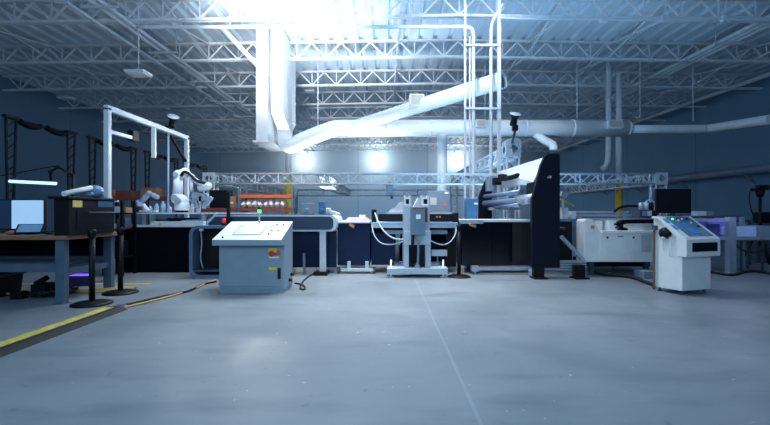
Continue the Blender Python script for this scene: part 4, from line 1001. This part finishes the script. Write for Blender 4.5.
for z, y_, mm in ((219.5, 8.5, alu), (215.5, 8.9, alu), (212, 9.4, alu)):
    bx('guide_rail', mm, t, X(585, 8.5), X(655, 8.5), y_, y_ + 0.1, Z(z + 1.2, 8.5), Z(z - 1.2, 8.5))
for px in (588, 650):
    [bx('rail_post', alu, t, X(px, 8.5), X(px + 3, 8.5), yy, yy + 0.06, Z(221, D), zz_) for yy, zz_ in ((8.91, 1.12), (9.41, 1.19))]
for px in (590, 645):
    for yy in (8.3, 9.5): bx('leg', greyd, t, X(px, 8.3), X(px + 4, 8.3), yy, yy + 0.08, 0, Z(262, D))
bx('under_tray', black, t, X(590, 8.6), X(650, 8.6), 8.6, 9.4, 0.12, 0.24)
# cable chain
m = MB(); path = [P(657, 221.3, 8.15), P(640, 221.3, 8.15), P(624, 221.5, 8.15), P(619, 223, 8.15), P(618, 226, 8.15), P(620, 229, 8.15), P(626, 230, 8.15)]
pts = path
for _ in range(2):
    q = [pts[0]]
    for a, b in zip(pts, pts[1:]): q += [a.lerp(b, 0.25), a.lerp(b, 0.75)]
    q.append(pts[-1]); pts = q
acc = 0; last = pts[0]
L = sum((b - a).length for a, b in zip(pts, pts[1:])); nl = 22
def along(s):
    for a, b in zip(pts, pts[1:]):
        l = (b - a).length
        if s <= l: return a.lerp(b, s / l)
        s -= l
    return pts[-1]
for k in range(nl):
    m.bar(along(L * k / nl), along(L * (k + 0.86) / nl), 0.14, 0.075)
tag(m.build('cable_chain', black), 'black energy chain curling back on top of the white conveyor', 'cable chain')
# carriage motors
t = thing('carriage_motor', P(648, 215, 8.6), 'dark carriage motor with pale looped hose beside the black monitor', 'motor')
m = MB(); m.box(X(637, 8.6), X(656, 8.6), 8.5, 8.8, Z(218, 8.6), Z(210, 8.6)); m.build('plate', greyd, t, 0.006)
for px in (641, 646, 651):
    m = MB(); m.tube(P(px, 210, 8.56), P(px, 202.5, 8.56), 0.045, n=12); m.box(X(px - 1.8, 8.6), X(px + 1.8, 8.6), 8.47, 8.5, Z(216, 8.6), Z(211, 8.6)); m.build('motor', (steelw, black, alu)[(px // 5) % 3], t)
MB().poly([P(644, 206, 8.6), P(646, 201.5, 8.6), P(650, 199.5, 8.6), P(654, 202, 8.6), P(656, 207, 8.6)], 0.014).build('hose', palebl, t)
MB().tube(P(651, 206, 8.65), P(651, 184, 8.65), 0.012).build('thin_mast', alu, t)
MB().poly([P(614, 212, 8.8), P(620, 207, 8.8), P(632, 205.5, 8.8), P(644, 207, 8.7)], 0.025).build('black_hose', black, t)
tag(MB().cbox(P(645, 277, 7.9) + V((0, 0, 0.0)), (0.22, 0.3, 0.14)).build('junction_box', grey, None, 0.01), 'grey junction box on the floor beside the right operator console', 'junction box')
bpy.data.objects['junction_box'].location.z = 0.0

# ------------------------------------------------------------------ right operator console (turned a little)
ang = math.radians(19.5); ox, oy = 4.30, 6.22
RM = Matrix.Translation((ox, oy, 0)) @ Matrix.Rotation(ang, 4, 'Z')
t = thing('operator_console', (4.5, 6.5, 0), 'white operator console with sloped button panel, front right on small feet', 'control console')
W_ = 0.6
m = MB(); m.prism([(0.0, 0.06), (0.45, 0.06), (0.45, 1.13), (0.34, 1.13), (0.0, 0.80)], 'x', 0, W_, 0, RM); m.build('body', beige, t, 0.008)
m = MB(); m.prism([(-0.10, 0.56), (0.05, 0.56), (0.05, 0.83), (-0.08, 0.83), (-0.10, 0.815)], 'x', -0.05, W_ + 0.06, 0, RM); m.build('head', beige, t, 0.01)
hp = [(-0.08, 0.83), (0.34, 1.14), (0.45, 1.14), (0.45, 1.11), (0.34, 1.10), (0.02, 0.80)]
m = MB(); m.prism(hp, 'x', -0.05, W_ + 0.06, 0, RM); m.build('sloped_cover', beige, t, 0.008)
m = MB(); m.box(0.06, W_ - 0.02, -0.108, -0.10, 0.635, 0.765, 0, RM); m.build('black_slot', blackg, t)
u = V((0, 0.42, 0.31)).normalized(); nn = V((1, 0, 0)).cross(u)
S2 = Matrix.Identity(4)
for i in range(3): S2[i][0] = (1, 0, 0)[i]; S2[i][1] = u[i]; S2[i][2] = nn[i]; S2[i][3] = (0, -0.08, 0.83)[i]
S2 = RM @ S2
m = MB(); m.box(0.07, W_ - 0.02, 0.04, 0.5, 0, 0.006, 0, S2); pan = m.build('button_panel', mat('panel_blue', (96, 130, 160), 0.4), t)
m = MB(); m.box(0.2, 0.42, 0.1, 0.22, 0.006, 0.009, 0, S2); m.box(0.14, 0.34, 0.26, 0.36, 0.006, 0.009, 0, S2); m.build('blue_sheet', bluep, pan)
m = MB(); m.box(-0.02, 0.05, 0.2, 0.3, 0, 0.004, 0, S2); m.box(-0.02, 0.05, 0.36, 0.46, 0, 0.004, 0, S2); m.build('blue_label', bluep, t)
for a, b, mm in ((0.16, 0.44, greenl), (0.26, 0.45, red), (0.36, 0.44, labw), (0.46, 0.44, black), (0.44, 0.34, labw), (0.5, 0.25, black), (0.24, 0.4, labw)):
    p = S2 @ V((a, b, 0.006)); q = S2 @ V((a, b, 0.024)); MB().tube(p, q, 0.016, n=12).build('button', mm, pan)
for a, b in ((0.04, 0.05), (0.5, 0.05), (0.04, 0.39), (0.5, 0.39)):
    m = MB(); p = RM @ V((a + 0.02, b, 0)); m.tube(p, p + V((0, 0, 0.07)), 0.016); m.lathe(p, [(0, 0), (0.035, 0), (0.035, 0.012), (0, 0.025)], 12); m.build('foot', greyd, t)
c = RM @ V((-0.0, 0.22, 0.0)); ax = RM.to_3x3() @ V((-1, 0, 0))
p = RM @ V((-0.002, 0.24, 0.89))
m = MB(); m.lathe(p, [(0.0, 0.085), (0.06, 0.08), (0.085, 0.05), (0.085, 0.0)], 18, axis=ax); hk = m.build('black_handwheel', black, t)
m = MB(); m.lathe(p - V((0, 0, 0.06)) + ax * 0.055, [(0, 0.03), (0.03, 0.02), (0.035, 0)], 12, axis=ax); m.build('hub', labw, hk)
for dy, L_ in ((0.04, 0.2), (-0.07, 0.3)):
    q = RM @ V((-0.02, 0.24 + dy, 0.84)); m = MB(); m.bar(q, q + V((0, 0, -L_)), 0.03, 0.006); m.build('hanging_strap', labw, t)
q0 = RM @ V((-0.03, 0.42, 0)); m = MB(); m.poly([q0 + V((0, 0, 0.02)), q0 + V((0, 0, 0.5)), q0 + V((0, 0, 0.93)), q0 + V((0.02, 0, 1.0))], 0.018, smooth=1); m.build('brown_hose', hosebr, t)
m = MB(); m.box(-0.035, 0, 0.38, 0.45, 0.93, 1.0, 0, RM); m.build('hose_fitting', greyd, t)
m = MB(); r_ = [V((W_ + 0.06, 0.02, 0.83)), V((W_ + 0.2, 0.1, 0.84)), V((W_ + 0.2, 0.3, 1.0)), V((W_ + 0.06, 0.3, 1.06))]
m.poly([RM @ v for v in r_], 0.014, smooth=0); m.poly([RM @ V((W_, 0.05, 0.62)), RM @ V((W_ + 0.19, 0.1, 0.83))], 0.012, smooth=0); m.build('side_rail', alu, t)
# monitor on it
t = thing('monitor', RM @ V((0.35, 0.40, 1.14)), 'black dark-screened monitor standing on the right operator console', 'monitor')
mc = RM @ V((0.35, 0.40, 0)); MM = Matrix.Translation((mc.x, mc.y, 0)) @ Matrix.Rotation(math.radians(6), 4, 'Z')
z0, z1 = Z(213, 6.7), Z(189, 6.7)
MB().box(-0.295, 0.295, -0.02, 0.02, z0, z1, 0, MM).build('case', black, t, 0.005)
MB().box(-0.28, 0.28, -0.023, -0.02, z0 + 0.015, z1 - 0.015, 0, MM).build('screen', mat('screen_off', (16, 18, 26), 0.4), t)
m = MB(); m.box(-0.03, 0.03, -0.01, 0.03, 1.14, z0 + 0.05, 0, MM); m.box(-0.1, 0.1, -0.06, 0.06, 1.14, 1.152, 0, MM); m.build('stand', greyd, t)
pp = RM @ V((0.12, 0.40, 1.14)); tag(MB().cbox(pp + V((0, 0, 0.008)), (0.12, 0.07, 0.016), (0, 0, ang)).build('orange_strip', card), 'tan wooden strip lying on top of the right operator console', 'strip')

# ------------------------------------------------------------------ far right bench
D = 8.6
t = thing('extrusion_bench', (X(731, D), 9.0, 0), 'aluminium profile bench with purple-lit goods at the right edge', 'workbench')
x0 = X(690, D); x1 = X(775, D)
for px, yy in ((730.5, 8.6), (771, 9.3), (693, 9.3)): MB().bar((X(px, D), yy, 0), (X(px, D), yy, Z(217, D)), 0.13 if px == 730.5 else 0.07).build('post', alu, t)
bx('top_rail', alu, t, X(690, D), X(728, D), 8.58, 8.66, Z(221.5, D), Z(219, D))
bx('shelf_edge', alu, t, X(733, D), X(758, D), 8.55, 8.62, Z(240, D), Z(236.5, D))
bx('shelf', grey, t, X(690, D), X(775, D), 8.62, 9.4, Z(240, D), Z(237, D))
bx('back_rail', greyd, t, x0, x1, 9.36, 9.42, Z(219, D), Z(216, D))
zs = Z(237, D)
m = MB(); m.prism([(X(697, D), zs), (X(712, D), zs), (X(710, D), Z(221, D)), (X(699, D), Z(221, D))], 'y', 8.7, 8.95); tag(m.build('fabric_bundle', purple, None, 0.03), 'purple-lit fabric bundle on the right bench, left of its post', 'fabric')
m = MB(); m.box(X(735, D), X(758, D), 8.63, 8.95, zs, Z(227, D)); tag(m.build('pale_carton', palebl, None, 0.012), 'pale bluish-white carton on the right bench', 'carton')
m = MB(); m.tube((X(734, D), 9.05, zs + 0.19), (X(746, D), 9.15, zs + 0.19), 0.19, n=18); tag(m.build('fabric_roll', purple), 'purple fabric roll behind the pale carton on the right bench', 'roll')
m = MB(); m.box(X(759, D), X(775, D), 8.65, 9.1, zs, Z(226, D)); tag(m.build('grey_carton', grey, None, 0.012), 'grey carton on the bench at the right edge', 'carton')
m = MB(); m.box(X(713, D), X(724, D), 8.7, 8.95, zs, Z(224, D)); tag(m.build('dark_carton', mat('purple_dark', (70, 74, 140), 0.6), None, 0.012), 'dark violet carton between fabric bundle and bench post', 'carton')
for px, D_, mm, lb in ((702, 9.8, steelw, 'pale box on the dark table behind the operator console, left one'), (709, 9.9, grey, 'grey box on the dark table behind the operator console, right one')):
    x = X(px, D_); m = MB(); m.box(x - 0.1, x + 0.1, D_, D_ + 0.2, 1.03, 1.03 + 0.2); m.box(x - 0.08, x + 0.08, D_ - 0.005, D_, 1.1, 1.18)
    tag(m.build('small_box', mm, None, 0.006), lb, 'box')
t = thing('side_table', (X(712, 10), 10, 0), 'dark low table behind the right operator console and bench', 'table')
bx('top', greyd, t, X(690, 10), X(745, 10), 9.75, 10.4, 0.99, 1.03)
for px in (692, 743):
    for yy in (9.8, 10.3): bx('leg', greyd, t, X(px - 1, 10), X(px + 1, 10), yy, yy + 0.05, 0, 0.99)
# low tray under bench
t = thing('floor_cart', (X(745, 8.9), 9.0, 0), 'low cart with brown boards under the right bench shelf', 'cart')
bx('deck', card, t, X(735, 8.9), X(760, 8.9), 8.75, 9.2, 0.62, 0.66); 
for px in (737, 758):
    for yy in (8.8, 9.15): bx('leg', greyd, t, X(px - 0.8, 8.9), X(px + 0.8, 8.9), yy - 0.02, yy + 0.02, 0, 0.62)
MB().poly([P(733, 240, 8.7), P(738, 247, 8.7), P(748, 252, 8.7), P(762, 251, 8.7), P(775, 247, 8.7)], 0.014)
tag(MB().poly([P(732, 240.5, 8.66), P(738, 248, 8.6), P(750, 253, 8.6), P(762, 251, 8.6), P(776, 246, 8.66)], 0.014).build('drooping_cable', rubber), 'black cable drooping below the right bench shelf', 'cable')
m = MB(); c_ = V((X(746, 8.95), 8.95, 0.66)); m.cbox(c_ + V((0, 0, 0.03)), (0.12, 0.12, 0.06)); tag(m.build('red_spool', mat('dull_pinkred', (180, 90, 110), 0.6), None, 0.02), 'small reddish spool on the brown cart boards', 'spool')
# camera tripod at right edge
D = 9.6; x = X(760, D)
t = thing('tripod_stand', (x, D, 0), 'black tripod stand with a flat crosspiece head at the right edge', 'tripod')
m = MB(); m.tube((x, D, 0.45), (x, D, Z(196, D)), 0.03); m.build('mast', black, t)
m = MB(); m.cbox((x, D, Z(189, D)), (0.36, 0.14, 0.07), (0, -0.1, 0.2)); m.cbox((x + 0.05, D, Z(186.5, D)), (0.2, 0.14, 0.06)); m.tube((x, D, Z(197, D)), (x, D, Z(189, D)), 0.06, 0.1); m.build('head', black, t)
for a in (0.4, 2.5, 4.6):
    MB().tube((x, D, 0.85), (x + 0.35 * math.cos(a), D + 0.35 * math.sin(a), 0.02), 0.02).build('leg', black, t)
MB().poly([P(750, 191, D - 0.1), P(749, 199, D - 0.1), P(751, 210, D - 0.1), P(756, 222, D - 0.1)], 0.012).build('wire', black, t)
tag(MB().box(X(757, 10.3), X(776, 10.3), 10.3, 10.44, 0.95, Z(212, 10.3)).build('black_case', black, None, 0.02), 'black case at the right edge beside the tripod', 'case')
tag(MB().box(X(755, 10.3), X(778, 10.3), 10.25, 10.48, 0.0, 0.95).build('grey_pedestal', greyd, None, 0.01), 'dark grey pedestal under the black case at right edge', 'pedestal')

# ------------------------------------------------------------------ light
def area(name, loc, rot, sx, sy, e, col):
    l = bpy.data.lights.new(name, 'AREA'); l.shape = 'RECTANGLE'; l.size = sx; l.size_y = sy; l.energy = e; l.color = col
    o = bpy.data.objects.new(name, l); COL.objects.link(o); o.location = loc; o.rotation_euler = rot; return o
def point(name, loc, e, col, r):
    l = bpy.data.lights.new(name, 'POINT'); l.energy = e; l.color = col; l.shadow_soft_size = r
    o = bpy.data.objects.new(name, l); COL.objects.link(o); o.location = loc; return o
def spread(o, d): o.data.spread = math.radians(d); return o
spread(area('hall_lamps_front', (0.4, 4.4, 6.4), (0, 0, 0), 2, 3, 50, (0.70, 0.85, 1.0)), 75)
spread(area('hall_lamps_line', (0.0, 8.2, 6.3), (0, 0, 0), 5, 2, 230, (0.94, 0.97, 1.0)), 95)
spread(area('hall_lamps_back', (0, 29, 6.2), (math.radians(20), 0, 0), 12, 10, 800, (0.55, 0.79, 1.0)), 160)
def spot(name, loc, to, e, col, deg, r):
    l = bpy.data.lights.new(name, 'SPOT'); l.energy = e; l.color = col; l.spot_size = math.radians(deg); l.spot_blend = 0.9; l.shadow_soft_size = r
    o = bpy.data.objects.new(name, l); COL.objects.link(o); o.location = loc
    o.rotation_euler = (V(to) - V(loc)).to_track_quat('-Z', 'Y').to_euler(); return o
spot('roof_uplight', (-2.4, 7.4, 4.7), (-2.5, 13.0, 7.0), 4300, (0.94, 0.98, 1.0), 66, 0.5)
spread(area('roof_wash', (1.0, 7.0, 4.6), (math.radians(155), 0, 0), 6, 3, 90, (0.30, 0.60, 1.0)), 165)  # added broad fill standing for floor bounce onto the roof
spread(area('deck_fill', (-1.5, 14.6, 0.5), (PI, 0, 0), 2.4, 0.8, 130, (0.78, 0.91, 1.0)), 75)  # unseen light added behind the machines to brighten the roof deck
spread(area('deck_fill', (3.0, 12.0, 0.5), (PI, 0, 0), 5, 1.2, 130, (0.36, 0.68, 1.0)), 140)  # second unseen light added to brighten the deck further right
area('front_fill', (-1.5, -2.6, 3.4), (math.radians(93), 0, math.radians(-14)), 9, 3, 400, (0.50, 0.78, 1.0))  # added fill from behind the camera, brightens ducts and machine fronts
point('robot_lamp', (-4.0, 8.6, 2.5), 26, (0.82, 0.92, 1.0), 0.15)
point('rack_fill', (-3.2, 10.8, 2.7), 85, (1.0, 0.95, 0.88), 0.15)  # added light with no fixture, lifts the orange rack and its bags
spot('machine_lamp', (-0.2, 6.0, 5.6), (-0.1, 6.6, 0), 420, (1.0, 0.94, 0.84), 60, 0.3)
spot('duct_fill', (0.5, 6.0, 6.6), (3.2, 15.0, 4.2), 1900, (0.88, 0.95, 1.0), 44, 0.3)  # added frontal spot that whitens the long duct
point('bench_fill', (X(742, 8.2), 8.1, 1.75), 9, (0.70, 0.82, 1.0), 0.1)  # added point of fill for the goods on the right bench
point('purple_lamp', (X(722, 8.5), 8.35, 1.35), 5, (0.45, 0.38, 1.0), 0.1)
w = bpy.data.worlds.new('World'); SC.world = w; w.use_nodes = True
w.node_tree.nodes['Background'].inputs[0].default_value = (0.14, 0.34, 0.85, 1)
w.node_tree.nodes['Background'].inputs[1].default_value = 0.12

# ------------------------------------------------------------------ camera
cam = bpy.data.cameras.new('camera'); cam.sensor_width = 36; cam.lens = 36 * F / 770; cam.clip_end = 200
co = bpy.data.objects.new('camera', cam); COL.objects.link(co); co.location = (0, 0, CH); co.rotation_euler = (PI / 2, 0, 0)
SC.camera = co
SC.view_settings.view_transform = 'Standard'; SC.view_settings.look = 'None'
SC.view_settings.exposure = 0.0; SC.view_settings.gamma = 1.0; SC.view_settings.use_curve_mapping = False
